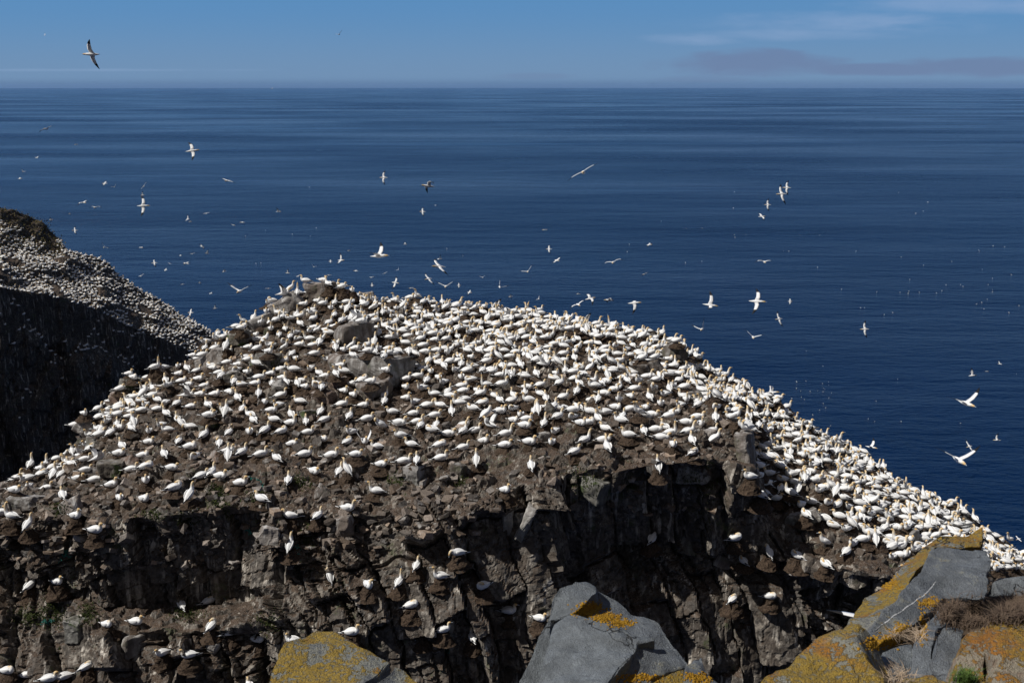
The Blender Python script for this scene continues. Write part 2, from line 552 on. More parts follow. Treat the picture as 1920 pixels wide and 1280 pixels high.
#            A             B             C             D             E            F            G            H            I
STACK = {
    -420: [(1450, 32.00), (1330, 32.00), (1230, 33.00), (1150, 34.00), (1060, 34.50), (1040, 35.50), (1025, 36.50), (1015, 37.50), (1000, 38.50)],
    -150: [(1420, 31.00), (1300, 31.00), (1190, 32.00), (1115, 33.00), (1012, 33.50), (992, 34.50), (977, 35.50), (967, 36.50), (957, 37.50)],
    0: [(1420, 30.40), (1290, 30.40), (1195, 31.50), (1110, 32.40), (987, 33.00), (958, 34.50), (943, 36.00), (932, 37.20), (922, 38.40)],
    90: [(1420, 30.20), (1285, 30.20), (1190, 31.30), (1110, 32.50), (974, 32.70), (936, 34.20), (912, 36.00), (890, 37.80), (872, 39.50)],
    150: [(1420, 30.00), (1285, 30.00), (1190, 31.00), (1120, 32.20), (972, 32.40), (926, 34.10), (896, 36.20), (866, 38.60), (832, 41.20)],
    220: [(1420, 29.80), (1285, 29.80), (1185, 30.80), (1135, 32.30), (975, 32.20), (905, 34.20), (855, 36.70), (805, 39.60), (755, 42.80)],
    300: [(1420, 29.70), (1280, 29.70), (1180, 30.60), (1140, 32.30), (972, 32.10), (890, 34.40), (825, 37.20), (760, 40.60), (706, 44.20)],
    430: [(1420, 29.50), (1280, 29.60), (1185, 30.40), (1130, 32.10), (956, 31.90), (880, 34.40), (795, 37.60), (710, 42.00), (622, 48.00)],
    520: [(1420, 29.50), (1280, 29.60), (1176, 29.95), (1083, 31.15), (958, 31.90), (874, 34.40), (782, 37.80), (684, 42.80), (576, 49.60)],
    600: [(1420, 29.50), (1285, 29.60), (1181, 29.95), (1078, 30.95), (968, 31.90), (870, 34.50), (772, 38.00), (660, 43.60), (548, 51.00)],
    640: [(1420, 29.50), (1285, 29.60), (1181, 29.95), (1078, 30.85), (962, 31.90), (866, 34.50), (768, 38.00), (658, 43.60), (548, 51.20)],
    700: [(1420, 29.50), (1285, 29.70), (1181, 30.05), (1068, 30.85), (968, 32.00), (862, 34.50), (762, 38.10), (660, 43.40), (566, 51.20)],
    800: [(1420, 29.60), (1285, 29.80), (1176, 30.15), (1058, 30.85), (940, 32.10), (858, 34.40), (758, 38.10), (660, 43.40), (570, 51.80)],
    900: [(1420, 29.80), (1285, 30.00), (1176, 30.25), (1053, 31.05), (938, 32.20), (852, 34.40), (755, 38.10), (662, 43.40), (575, 52.00)],
    1000: [(1420, 30.20), (1290, 30.40), (1161, 30.55), (1048, 31.45), (902, 32.60), (842, 34.50), (752, 38.20), (668, 43.20), (590, 51.40)],
    1080: [(1420, 30.90), (1290, 31.40), (1160, 32.05), (1050, 33.42), (888, 32.80), (832, 34.70), (752, 38.20), (674, 43.00), (602, 50.60)],
    1150: [(1420, 32.00), (1290, 32.50), (1140, 33.10), (1020, 34.05), (892, 32.70), (822, 34.90), (752, 38.30), (682, 42.90), (615, 50.00)],
    1220: [(1420, 32.40), (1290, 33.00), (1135, 33.40), (1015, 34.45), (872, 33.10), (817, 35.00), (752, 38.40), (690, 43.00), (630, 49.20)],
    1285: [(1420, 32.40), (1290, 33.00), (1125, 33.50), (1015, 34.55), (868, 33.20), (814, 35.10), (754, 38.60), (700, 43.20), (648, 48.40)],
    1310: [(1420, 32.40), (1290, 33.00), (1120, 33.50), (1015, 34.55), (866, 33.30), (812, 35.20), (758, 38.40), (720, 42.60), (692, 48.20)],
    1345: [(1420, 32.40), (1290, 33.00), (1115, 33.40), (1015, 34.55), (868, 33.40), (808, 35.60), (768, 38.00), (742, 42.90), (706, 47.40)],
    1392: [(1420, 32.40), (1290, 33.00), (1110, 33.40), (1015, 34.55), (885, 33.60), (802, 36.20), (786, 39.40), (757, 42.80), (724, 46.60)],
    1418: [(1420, 32.40), (1290, 32.90), (1115, 33.30), (1030, 34.45), (962, 35.00), (890, 36.60), (838, 38.80), (785, 42.40), (738, 46.20)],
    1470: [(1420, 32.20), (1290, 32.60), (1135, 32.90), (1060, 33.95), (985, 34.60), (915, 36.20), (858, 38.60), (812, 42.20), (768, 46.20)],
    1530: [(1420, 32.50), (1290, 32.80), (1160, 33.30), (1105, 33.90), (1052, 32.90), (955, 35.00), (892, 38.30), (848, 42.00), (812, 46.20)],
    1600: [(1420, 32.00), (1290, 32.20), (1180, 32.70), (1130, 33.10), (1076, 32.00), (990, 34.20), (930, 37.60), (884, 41.50), (850, 46.00)],
    1660: [(1420, 31.60), (1290, 31.80), (1190, 32.20), (1145, 32.50), (1085, 31.60), (1022, 33.60), (968, 37.00), (924, 41.00), (890, 45.60)],
    1740: [(1420, 31.80), (1290, 32.00), (1200, 32.30), (1150, 32.70), (1092, 32.00), (1042, 34.00), (1000, 37.30), (965, 41.20), (933, 45.60)],
    1800: [(1420, 32.00), (1290, 32.20), (1205, 32.60), (1155, 33.00), (1100, 32.50), (1062, 34.60), (1026, 37.80), (995, 41.50), (966, 45.60)],
    1900: [(1420, 33.40), (1300, 33.50), (1230, 33.80), (1190, 34.00), (1150, 34.00), (1115, 36.20), (1080, 39.20), (1055, 42.20), (1036, 45.20)],
    2050: [(1480, 34.50), (1380, 34.60), (1310, 34.80), (1260, 35.00), (1220, 35.00), (1190, 37.00), (1160, 39.50), (1140, 42.00), (1122, 44.40)],
    2350: [(1680, 35.50), (1580, 35.60), (1510, 35.80), (1460, 36.00), (1420, 36.00), (1390, 37.50), (1360, 39.50), (1340, 41.50), (1322, 43.40)],
}


def blocks(x, z, w, h, seed):
    """Jointed rock: columns of uneven width split at uneven heights; returns each block's own set-back with tilt, and the distance to the nearest joint."""
    zero = np.zeros_like(x)
    xc = x / w
    i0 = np.floor(xc)
    j = lambda i: i + 0.36 * (h01(i, zero, zero, seed) - 0.5) * 2
    i = np.where(xc < j(i0), i0 - 1, np.where(xc >= j(i0 + 1), i0 + 1, i0))
    l, r = j(i), j(i + 1)
    hh = h * (0.6 + 0.9 * h01(i, zero, zero, seed + 3))
    zc = z / hh + 7.7 * h01(i, zero, zero, seed + 4)
    k0 = np.floor(zc)
    jz = lambda k: k + 0.34 * (h01(i, k, zero, seed + 5) - 0.5) * 2
    k = np.where(zc < jz(k0), k0 - 1, np.where(zc >= jz(k0 + 1), k0 + 1, k0))
    b, t = jz(k), jz(k + 1)
    fx, fz = (xc - l) / (r - l) - .5, (zc - b) / (t - b) - .5
    edge = np.minimum(np.minimum(xc - l, r - xc) * w, np.minimum(zc - b, t - zc) * hh)
    q = [h01(i, k, zero, seed + 20 + n) - .5 for n in range(3)]
    d = q[0] * 1.0 + q[1] * fx * 1.3 + (q[2] - .35) * fz * 1.3
    return d, edge


def build_stack():
    counts = [10, 16, 42, 34, 62, 34, 36, 36, 38, 10, 8]
    U, M, rid = loft(STACK, counts, 3.6, (-420, 2350), smooth=3)
    nu, nv = M.shape[:2]
    N = grid_normals(M)
    P = M.reshape(-1, 3); Nf = N.reshape(-1, 3)
    steep = np.clip((0.86 - Nf[:, 2]) / 0.35, 0, 1)
    row = np.tile(rid, nu)
    fade = np.clip((row - 0.15) / 0.7, 0, 1) * np.clip((10.6 - row) / 0.8, 0, 1)
    # big fractured columns, tilted to the right like the bedding in the photo
    lean = R(12)
    px = P[:, 0] * math.cos(lean) + P[:, 2] * math.sin(lean)
    pz = -P[:, 0] * math.sin(lean) + P[:, 2] * math.cos(lean)
    wx = px + 0.22 * fbm(P * 0.7, 3, 301) + 0.06 * fbm(P * 2.5, 2, 302)
    wz = pz + 0.22 * fbm(P * 0.7, 3, 303) + 0.06 * fbm(P * 2.5, 2, 304)
    d1, e1 = blocks(wx + 0.35 * P[:, 1], wz, 1.15, 3.0, 21)
    d2, e2 = blocks(wx * 1.02 + 0.5 * P[:, 1] + 3.3, wz + 1.7, 0.52, 1.15, 57)
    d3, e3 = blocks(wx + 0.6 * P[:, 1], wz, 0.25, 0.30, 91)
    big = np.clip(vnoise(P * 0.33, 311) * 1.6 + 0.5, 0.15, 1)          # massive faces beside shattered ones
    crack = 0.30 * np.clip(1 - e1 / 0.07, 0, 1) + 0.14 * np.clip(1 - e2 / 0.06, 0, 1) * (0.35 + 0.65 * big)
    cliff = 1.05 * d1 + 0.58 * d2 * big + 0.24 * d3 * big - crack + 0.04 * fbm(P * 3.0, 3, 3)
    # the top: trodden peat with stones and low outcrops
    s1 = np.stack([P[:, 0] * 0.8, P[:, 1] * 0.8, P[:, 2] * 0.8], 1)
    g1, g2, rs, ds = voronoi(s1, 131)
    out = np.where(rs[0] > 0.80, 0.30, 0.0) * np.clip((g2 - g1) / 0.10, 0, 1) + np.where(rs[0] > 0.80, ((rs[1] - .5) * ds[:, 0] + (rs[2] - .5) * ds[:, 1]) * 0.8, 0)
    h1, h2, rt, dt = voronoi(P * 2.4, 171)
    sm = np.where(rt[0] > 0.62, 0.10, 0.0) * np.clip((h2 - h1) / 0.12, 0, 1) + np.where(rt[0] > 0.62, ((rt[1] - .5) * dt[:, 0] + (rt[2] - .5) * dt[:, 1]) * 0.3, 0)
    top = 0.6 * out + sm + 0.16 * fbm(P * 0.8, 4, 33) + 0.05 * fbm(P * 5.0, 3, 44)
    disp = (cliff * steep + top * (1 - steep)) * fade
    V = P + Nf * disp[:, None]
    o = np_mesh("sea_stack", V, grid_quads(nu, nv), mat_cliff("stack_rock", guano=1.0, dark=0.74))
    tag(o, "steep fractured sea stack with peat top, dark cliff and white guano streaks", "sea stack", kind="structure")
    return o, U, M, rid, V, row, nu, nv


stack, SU, SM, SRID, SV, SROW, SNU, SNV = build_stack()

FAR = {   # the cliff beyond, to the left; its near side turns away from the sun
    -900: [(1300, 126.0), (1000, 127.0), (800, 128.0), (640, 129.0), (420, 130.0), (360, 139.0), (300, 148.0), (240, 157.0), (180, 166.0)],
    -300: [(1300, 138.0), (1000, 139.0), (800, 140.0), (640, 141.0), (490, 142.0), (450, 149.1), (410, 156.2), (360, 163.4), (300, 170.5)],
    0: [(1300, 144.0), (1000, 145.0), (800, 146.0), (640, 147.0), (535, 148.0), (500, 153.4), (465, 158.8), (430, 164.2), (391, 169.6)],
    60: [(1300, 147.7), (1000, 148.7), (800, 149.7), (640, 150.7), (548, 151.7), (520, 156.9), (488, 162.2), (452, 167.4), (408, 172.7)],
    103: [(1300, 150.4), (1000, 151.4), (800, 152.4), (650, 153.4), (556, 154.4), (532, 159.0), (505, 163.6), (475, 168.1), (434, 172.7)],
    118: [(1300, 151.3), (1000, 152.3), (800, 153.3), (650, 154.3), (560, 155.3), (537, 159.1), (513, 162.9), (487, 166.7), (459, 170.5)],
    205: [(1300, 156.7), (1000, 157.7), (800, 158.7), (680, 159.7), (592, 160.7), (570, 164.4), (545, 168.0), (521, 171.7), (494, 175.4)],
    222: [(1300, 157.8), (1000, 158.8), (800, 159.8), (690, 160.8), (602, 161.8), (581, 165.1), (557, 168.4), (536, 171.7), (514, 175.0)],
    330: [(1300, 164.5), (1000, 165.5), (800, 166.5), (720, 167.5), (648, 168.5), (629, 171.1), (612, 173.6), (597, 176.2), (580, 178.7)],
    395: [(1300, 168.5), (1000, 169.5), (800, 170.5), (740, 171.5), (672, 172.5), (656, 174.4), (644, 176.4), (632, 178.3), (620, 180.3)],
    430: [(1300, 170.7), (1000, 171.7), (830, 172.7), (790, 173.7), (730, 174.7), (715, 176.4), (704, 178.1), (694, 179.9), (684, 181.6)],
    520: [(1300, 176.2), (1100, 177.2), (1050, 178.2), (1010, 179.2), (960, 180.2), (950, 181.7), (940, 183.2), (930, 184.7), (920, 186.2)],
}


def build_far():
    counts = [4, 12, 16, 26, 30, 14, 14, 14, 14, 5, 3]
    U, M, rid = loft(FAR, counts, 4.0, (-900, 520), back=(14, 14), smooth=2, foot=4)
    nu, nv = M.shape[:2]
    N = grid_normals(M)
    P = M.reshape(-1, 3); Nf = N.reshape(-1, 3)
    steep = np.clip((0.86 - Nf[:, 2]) / 0.35, 0, 1)
    row = np.tile(rid, nu)
    fade = np.clip((row - 0.15) / 0.7, 0, 1) * np.clip((10.6 - row) / 0.8, 0, 1)
    f1, f2, r, dl = voronoi(P * np.array([.14, .14, .055]), 211)
    d = (r[0] - .5) * 7 + ((r[1] - .5) * dl[:, 0] + (r[2] - .5) * dl[:, 2]) * 4
    f1, f2, r, dl = voronoi(P * np.array([.5, .5, .3]), 223)
    d = d + (r[0] - .5) * 1.6 - 0.6 * np.clip(1 - (f2 - f1) / 0.1, 0, 1)
    t = 0.8 * fbm(P * 0.22, 4, 240) + 0.35 * fbm(P * 1.0, 3, 250)
    f1, f2, r, dl = voronoi(P * np.array([.22, .22, .3]), 261)
    t = t + np.where(r[0] > .7, 0.8 * np.clip((f2 - f1) / .12, 0, 1), 0)
    onface = np.clip((4.3 - row) / 0.5, 0.10, 1)
    V = P + Nf * ((d * steep * .8 * onface + 0.7 * t * (1 - steep * .6)) * fade)[:, None]
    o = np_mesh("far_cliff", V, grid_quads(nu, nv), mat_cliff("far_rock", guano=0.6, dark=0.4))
    tag(o, "dark shaded sea cliff across the gully, its top slope crowded with birds", "cliff", kind="structure")
    return o, V, row, nu, nv


far, FV, FROW, FNU, FNV = build_far()


def bvh_of(objs):
    V, F, off = [], [], 0
    for o in objs:
        mw = o.matrix_basis
        vs = [mw @ v.co for v in o.data.vertices]
        V += vs
        F += [tuple(i + off for i in p.vertices) for p in o.data.polygons]
        off += len(vs)
    return BVHTree.FromPolygons(V, F)


STACK_BVH = bvh_of([stack])


def hit(u, v, tree=None):
    h = (tree or STACK_BVH).ray_cast(Vector((0, 0, H0)), ray(u, v).normalized())
    return (h[0], h[1]) if h[0] is not None else (None, None)


# ------------------------------------------------------------------ rocks
def finish_rock(bm, L, amp, seed, iters=5, fine=None):
    """Cut the long edges, then roughen with 3-D noise; keeps the facets."""
    bmesh.ops.triangulate(bm, faces=bm.faces[:])
    for _ in range(iters):
        es = [e for e in bm.edges if e.calc_length() > L]
        if not es: break
        bmesh.ops.subdivide_edges(bm, edges=es, cuts=1, use_grid_fill=False)
        bmesh.ops.triangulate(bm, faces=[f for f in bm.faces if len(f.verts) > 3])
    P = np.array([v.co[:] for v in bm.verts])
    s = 1.0 / max(L * 6, 1e-3)
    D = np.stack([fbm(P * s + 3.1, 4, seed), fbm(P * s + 9.7, 4, seed + 50), fbm(P * s + 15.2, 4, seed + 90)], 1) * amp
    if fine:
        f1, f2, r, dl = voronoi(P * s * 0.8, seed + 7)
        D += (np.stack(r[:3], 1) - .5) * fine
    for v, d in zip(bm.verts, D):
        v.co += Vector(d)


def hull_rock(w, d, h, seed, kind="block", L=None, amp=None):
    rnd = random.Random(seed)
    bm = bmesh.new()
    pts = []
    if kind == "round":
        for _ in range(26):
            a, b = rnd.uniform(0, 6.283), rnd.uniform(-1, 1)
            c = math.sqrt(1 - b * b)
            k = rnd.uniform(.85, 1.05)
            pts.append((c * math.cos(a) * k * w / 2, c * math.sin(a) * k * d / 2, b * k * h / 2))
    elif kind == "wedge":
        for sx in (-1, 1):
            for sy in (-1, 1):
                pts.append((sx * w / 2 * rnd.uniform(.85, 1), sy * d / 2 * rnd.uniform(.8, 1), -h / 2))
        pts.append((rnd.uniform(-.25, .1) * w, rnd.uniform(-.1, .1) * d, h / 2))
        pts.append((rnd.uniform(-.05, .2) * w, rnd.uniform(-.15, .15) * d, h * .42))
        for _ in range(3):
            pts.append((rnd.uniform(-.4, .4) * w, rnd.uniform(-.4, .4) * d, rnd.uniform(-.1, .15) * h))
    else:
        for sx in (-1, 1):
            for sy in (-1, 1):
                for sz in (-1, 1):
                    j = lambda: rnd.uniform(.5, 1.0)
                    pts.append((sx * w / 2 * j(), sy * d / 2 * j(), sz * h / 2 * rnd.uniform(.8, 1)))
        for _ in range(5 if kind == "slab" else 9):
            pts.append((rnd.uniform(-.52, .52) * w, rnd.uniform(-.52, .52) * d, rnd.uniform(-.55, .55) * h))
    for p in pts: bm.verts.new(p)
    bmesh.ops.convex_hull(bm, input=bm.verts[:])
    loose = [v for v in bm.verts if not v.link_faces]
    bmesh.ops.delete(bm, geom=loose, context='VERTS')
    bmesh.ops.dissolve_limit(bm, angle_limit=R(8), verts=bm.verts[:], edges=bm.edges[:])
    m = min(w, d, h)
    if L:
        bmesh.ops.bevel(bm, geom=bm.edges[:], offset=m * 0.05, segments=1, affect='EDGES', clamp_overlap=True)
        finish_rock(bm, L, amp, seed, fine=amp * 0.5)
    else:
        bmesh.ops.triangulate(bm, faces=bm.faces[:])
    bmesh.ops.recalc_face_normals(bm, faces=bm.faces[:])
    return bm


def bm_obj(name, bm, mat, smooth=False, parent=None):
    me = bpy.data.meshes.new(name)
    bm.to_mesh(me); bm.free()
    if smooth: me.polygons.foreach_set("use_smooth", [True] * len(me.polygons))
    o = bpy.data.objects.new(name, me)
    col.objects.link(o)
    if mat: me.materials.append(mat)
    if parent: o.parent = parent
    return o


M_GREY = mat_boulder("boulder_grey", (0.15, 0.135, 0.122), 0.6, 0.25)
M_PALE = mat_boulder("boulder_whitened", (0.23, 0.215, 0.2), 0.85, 0.12)
M_DARK = mat_boulder("boulder_dark", (0.08, 0.07, 0.06), 0.35, 0.25)
M_MOSSY = mat_boulder("boulder_mossy", (0.13, 0.125, 0.11), 0.35, 0.9)
M_RED = mat_boulder("boulder_reddish", (0.14, 0.105, 0.085), 0.4, 0.12)

# (u, v of the centre, width px, height px, shape, material, lean in degrees, label, short name)
BOULDERS = [
    (664, 626, 88, 62, "block", M_GREY, 4, "largest grey boulder below the summit, with pale streaks down its face", "big streaked boulder"),
    (716, 692, 118, 66, "block", M_GREY, 3, "broad flat-topped grey block in the middle of the slope, dark front", "broad flat-topped block"),
    (648, 680, 74, 48, "block", M_GREY, -6, "squat grey block wedged beside the left end of the broad flat-topped block", "squat wedged block"),
    (598, 546, 52, 46, "block", M_GREY, 5, "square grey rock forming the very peak of the stack", "summit rock"),
    (640, 556, 44, 40, "block", M_RED, 0, "brown block just right of the summit rock", "brown summit block"),
    (532, 572, 76, 36, "slab", M_PALE, 28, "long slanting slab leaning up the left skyline below the summit", "slanting skyline slab"),
    (490, 604, 62, 34, "slab", M_PALE, 22, "pale tilted slab on the left skyline lower than the slanting one", "pale skyline slab"),
    (446, 632, 50, 32, "block", M_MOSSY, 10, "mossy dark block at the left skyline where the sea shows", "mossy skyline block"),
    (752, 588, 26, 38, "wedge", M_DARK, 0, "small dark upright pointed stone among the upper crowd", "dark pointed stone"),
    (690, 556, 30, 24, "block", M_GREY, 4, "small grey block on the skyline right of the summit", "small skyline block"),
    (161, 800, 46, 46, "slab", M_PALE, 48, "pale sharp slab standing on edge at the left rim of the stack", "sharp rim slab"),
    (172, 828, 42, 34, "wedge", M_GREY, 15, "grey wedge propped against the sharp rim slab", "grey rim wedge"),
    (150, 832, 26, 24, "slab", M_MOSSY, 40, "greenish plate lying under the sharp rim slab", "greenish plate"),
    (244, 722, 44, 34, "block", M_MOSSY, -12, "green-stained block on the left rim, highest of the rim blocks there", "green-stained rim block"),
    (222, 746, 40, 30, "block", M_RED, 0, "brown rounded block on the left rim below the green-stained one", "brown rim block"),
    (300, 692, 34, 40, "wedge", M_RED, 8, "upright brown stone on the left rim beside the sky-pointing gannet", "upright rim stone"),
    (400, 676, 80, 40, "slab", M_PALE, 30, "long pale slab sloping up the left part of the hill", "long pale slab"),
    (496, 680, 62, 44, "block", M_MOSSY, 0, "mossy green-faced block with a flat top on the left hillside", "green-faced block"),
    (522, 722, 40, 32, "round", M_GREY, 0, "smooth grey boulder with green patch on the left hillside", "smooth grey boulder"),
    (436, 706, 44, 30, "slab", M_GREY, 12, "grey plate between the long pale slab and the green-faced block", "grey plate"),
    (704, 726, 82, 36, "slab", M_GREY, 8, "grey slab lying just under the broad flat-topped block", "under slab"),
    (606, 744, 54, 28, "slab", M_RED, 6, "reddish flat slab among rubble in the middle of the slope", "reddish flat slab"),
    (576, 778, 34, 26, "block", M_MOSSY, 0, "small block with a bright mossy face in the rubble", "small mossy block"),
    (640, 716, 38, 28, "block", M_RED, 0, "brown stone below the squat wedged block", "brown stone"),
    (1032, 766, 34, 32, "wedge", M_DARK, 0, "dark brown pointed rock alone in the right part of the crowd", "brown pointed rock"),
    (1266, 660, 58, 52, "round", M_DARK, 0, "dark rounded outcrop with white streaks at the right skyline shoulder", "shoulder outcrop"),
    (1214, 690, 64, 36, "block", M_DARK, 8, "dark jagged rock left of the shoulder outcrop", "dark jagged rock"),
    (1298, 744, 48, 28, "block", M_GREY, 0, "grey rock on the step between the main top and the right flank", "step rock"),
    (1402, 838, 30, 84, "block", M_GREY, 12, "tall streaked rock pillar at the corner above the shaded recess", "corner pillar"),
    (1296, 884, 72, 46, "block", M_PALE, 0, "white-topped cube of rock on the brow above the shaded recess", "white-topped cube"),
    (1330, 812, 40, 20, "slab", M_PALE, -4, "flat pale slab behind the white-topped cube", "flat pale slab"),
    (1112, 906, 84, 60, "block", M_MOSSY, -14, "large mossy block at the brow, right of the middle", "large brow block"),
    (776, 888, 44, 42, "block", M_PALE, 0, "pale square block set in the brow near the middle", "pale square block"),
    (505, 1002, 38, 38, "block", M_PALE, -8, "whitish cube of rock stuck on the left cliff face", "whitish cube"),
    (646, 984, 44, 44, "block", M_GREY, 6, "angular grey block jutting under the brow", "angular jutting block"),
    (952, 972, 26, 62, "slab", M_PALE, -6, "upright pale slab below the brow, right of the middle", "upright pale slab"),
    (988, 974, 30, 86, "slab", M_PALE, -20, "long white-streaked slab leaning down the cliff", "white-streaked slab"),
    (600, 916, 38, 30, "wedge", M_GREY, 10, "small grey wedge on the peat above the cliff", "small grey wedge"),
    (302, 966, 54, 42, "round", M_DARK, 0, "dark rounded boulder on the left brow", "dark brow boulder"),
    (131, 950, 48, 38, "slab", M_PALE, 40, "pale leaf-shaped slab leaning at the left brow", "leaning leaf slab"),
    (44, 944, 70, 34, "block", M_GREY, 0, "grey block with a pale top at the far left brow", "far-left brow block"),
    (242, 868, 46, 34, "round", M_RED, 0, "smooth brown boulder on the lower left slope", "smooth brown boulder"),
    (205, 878, 58, 34, "block", M_MOSSY, 0, "mossy-ended block beside the smooth brown boulder", "mossy-ended block"),
    (404, 852, 36, 30, "wedge", M_RED, 14, "pointed reddish-brown rock on the lower left slope", "reddish pointed rock"),
    (424, 786, 28, 26, "round", M_GREY, 0, "round grey cobble on the left slope", "round grey cobble"),
    (388, 794, 42, 22, "slab", M_MOSSY, 8, "greenish slab beside the round grey cobble", "greenish slab"),
    (250, 1208, 54, 48, "block", M_GREY, 0, "pale-faced block at the cliff foot left of the middle", "pale cliff-foot block"),
    (140, 1182, 46, 54, "block", M_MOSSY, 0, "mossy block in the lowest left tier of the cliff", "mossy low block"),
    (400, 1212, 30, 34, "round", M_PALE, 0, "egg-shaped pale stone by two low nests", "egg-shaped stone"),
    (1292, 1018, 42, 40, "wedge", M_MOSSY, 0, "mossy tooth of rock inside the shaded recess", "mossy recess tooth"),
    (1356, 1052, 40, 28, "slab", M_GREY, -20, "broken pale-edged plate inside the shaded recess", "broken plate"),
    (1505, 972, 78, 28, "slab", M_GREY, 24, "slanting grey slab at the foot of the right flank", "slanting flank slab"),
    (1716, 1006, 26, 30, "slab", M_PALE, 0, "pale square plate low on the right flank", "pale flank plate"),
    (1560, 908, 40, 22, "slab", M_RED, 10, "brown slab half buried by the right flank crowd", "half-buried slab"),
    (1020, 818, 30, 22, "block", M_PALE, 0, "small whitish stone near the brow", "small whitish stone"),
    (860, 880, 36, 30, "block", M_DARK, 0, "dark block beside the nests at the middle brow", "dark brow block"),
]
LAND = []
boulders = []
for i, (u, v, w, h, kind, mat, lean, lab, short) in enumerate(BOULDERS):
    p, n = hit(u, v + h * 0.30)
    if p is None:
        p, n = hit(u, v + h * 0.5 + 6)
        if p is None:
            continue
    dep = project(p)[2]
    W, Hh = w * dep / FPX, h * dep / FPX
    D = (0.75 if kind != "slab" else 0.6) * max(W, Hh)
    bm = hull_rock(W * 0.98, D, Hh * 0.86, 300 + i, kind, L=max(0.045, min(W, Hh) * 0.09), amp=min(W, Hh) * 0.07)
    o = bm_obj("boulder", bm, mat)
    o.location = p + Vector((0, D * 0.22, Hh * 0.22))
    o.rotation_euler = (R(-8), -R(lean), R(random.Random(i).uniform(-40, 40)))
    o["orig"] = 1
    del o["orig"]
    tag(o, lab, "boulder", "boulders and slabs on the sea stack")
    boulders.append(o)
    LAND.append((short, u, v))
ALL_BVH = bvh_of([stack]) if not boulders else None
bpy.context.view_layer.update()
ALL_BVH = bvh_of([stack] + boulders)

# loose angular rubble: nobody could count it
def build_rubble():
    rnd = random.Random(5)
    protos = []
    for s in range(8):
        bm = hull_rock(1, rnd.uniform(.6, 1), rnd.uniform(.18, .55), 900 + s, "block" if s % 2 else "slab")
        bm.verts.index_update()
        protos.append((np.array([v.co[:] for v in bm.verts]), [tuple(v.index for v in f.verts) for f in bm.faces]))
        bm.free()
    cand = np.where((SROW > 4.4) & (SROW < 9.2))[0]
    idx = rnd.sample(list(cand), 30000)
    V, F, C, off, n = [], [], [], 0, 0
    for i in idx:
        p = SV[i]
        u, v, dep = project(p)
        if not (-80 < u < 2000): continue
        dens = 0.30
        if u < 900 and v > 640: dens = 1.0
        elif u < 1400 and v > 640: dens = 0.55
        if vnoise(np.array([p * 0.35]), 61)[0] * .5 + .5 > dens + rnd.random() * 0.4 - .1: continue
        if rnd.random() > dens * 0.40: continue
        s = 0.07 + 0.42 * rnd.random() ** 3.2
        pv, pf = protos[rnd.randrange(8)]
        rot = Matrix.Rotation(rnd.uniform(0, 6.28), 3, 'Z') @ Matrix.Rotation(rnd.gauss(0, .35), 3, 'X') @ Matrix.Rotation(rnd.gauss(0, .35), 3, 'Y')
        q = pv * s @ np.array(rot).T + p + np.array([0, 0, s * 0.08])
        V.append(q); F += [tuple(k + off for k in f) for f in pf]; off += len(q)
        tone = rnd.choice([0.35, 0.5, 0.65, 0.85, 1.1, 1.6])
        warm = rnd.random()
        C.append(np.tile([0.23 * tone, (0.205 - .035 * warm) * tone, (0.185 - .06 * warm) * tone, 1], (len(q), 1)))
        n += 1
    m, t = new_mat("rubble_stone")
    a = t.n('ShaderNodeAttribute', attribute_name="col")
    g = t.n('ShaderNodeNewGeometry')
    nn = t.noise(g.outputs['Position'], 14.0, 4, 0.65)
    c = t.mix(t.step(nn, 0.3, 0.7), t.mix(1.0, a.outputs['Color'], (0.5, 0.5, 0.5), 'MULTIPLY'), a.outputs['Color'])
    c = t.mix(t.step(t.noise(g.outputs['Position'], 3.0, 3, 0.6), 0.55, 0.7, 0, 0.55), c, (0.42, 0.41, 0.39))
    finish(t, c, 0.9, t.bump(nn, 0.6, 0.03), 0.2)
    o = mesh_obj("rubble", np.concatenate(V), F, m, colors=np.concatenate(C))
    tag(o, "angular grey and brown rubble scattered between the nests", "rubble", kind="stuff")
    return o


rubble = build_rubble()

# ------------------------------------------------------------------ the clifftop the photographer stands on
CLIFFTOP = [  # u, far edge row, far edge y, near row, near y
    (-900, 1600, 4.8, 2400, 1.6), (300, 1560, 4.8, 2400, 1.6), (980, 1480, 5.2, 2400, 1.6), (1340, 1400, 5.4, 2300, 1.6),
    (1480, 1320, 5.2, 2300, 1.7), (1600, 1262, 5.5, 2300, 1.7), (1680, 1215, 5.9, 2250, 1.8), (1750, 1160, 6.4, 2200, 1.8),
    (1850, 1128, 6.9, 2200, 1.9), (1960, 1120, 7.0, 2200, 1.9), (2400, 1130, 7.0, 2200, 1.9), (3000, 1150, 7.0, 2200, 1.9)]


def build_clifftop():
    nu, nv = 150, 60
    us = np.linspace(-900, 3000, nu)
    C = np.array(CLIFFTOP, float)
    V = []
    for u in us:
        fv, fy, nv_, ny = [np.interp(u, C[:, 0], C[:, k]) for k in range(1, 5)]
        pf, pn = np.array(at(u, fv, fy)), np.array(at(u, nv_, ny))
        for j in range(nv):
            f = j / (nv - 1)
            if f < 0.55:
                g = f / 0.55
                V.append(pn + (pf - pn) * g)
            else:
                g = (f - 0.55) / 0.45
                V.append(pf + np.array([0, 0.9 * g ** 0.5, -g ** 1.6 * 9.0]))
    V = np.array(V)
    V[:, 2] += 0.06 * fbm(V * 1.5, 3, 401) + 0.02 * fbm(V * 6, 2, 402)
    o = np_mesh("clifftop", V, grid_quads(nu, nv), mat_plain("clifftop_peat", (0.05, 0.034, 0.022), (0.12, 0.085, 0.055), 9.0), smooth=True)
    tag(o, "brown peaty edge of the near clifftop under the lichen rocks", "ground", kind="structure")
    return o


clifftop = build_clifftop()

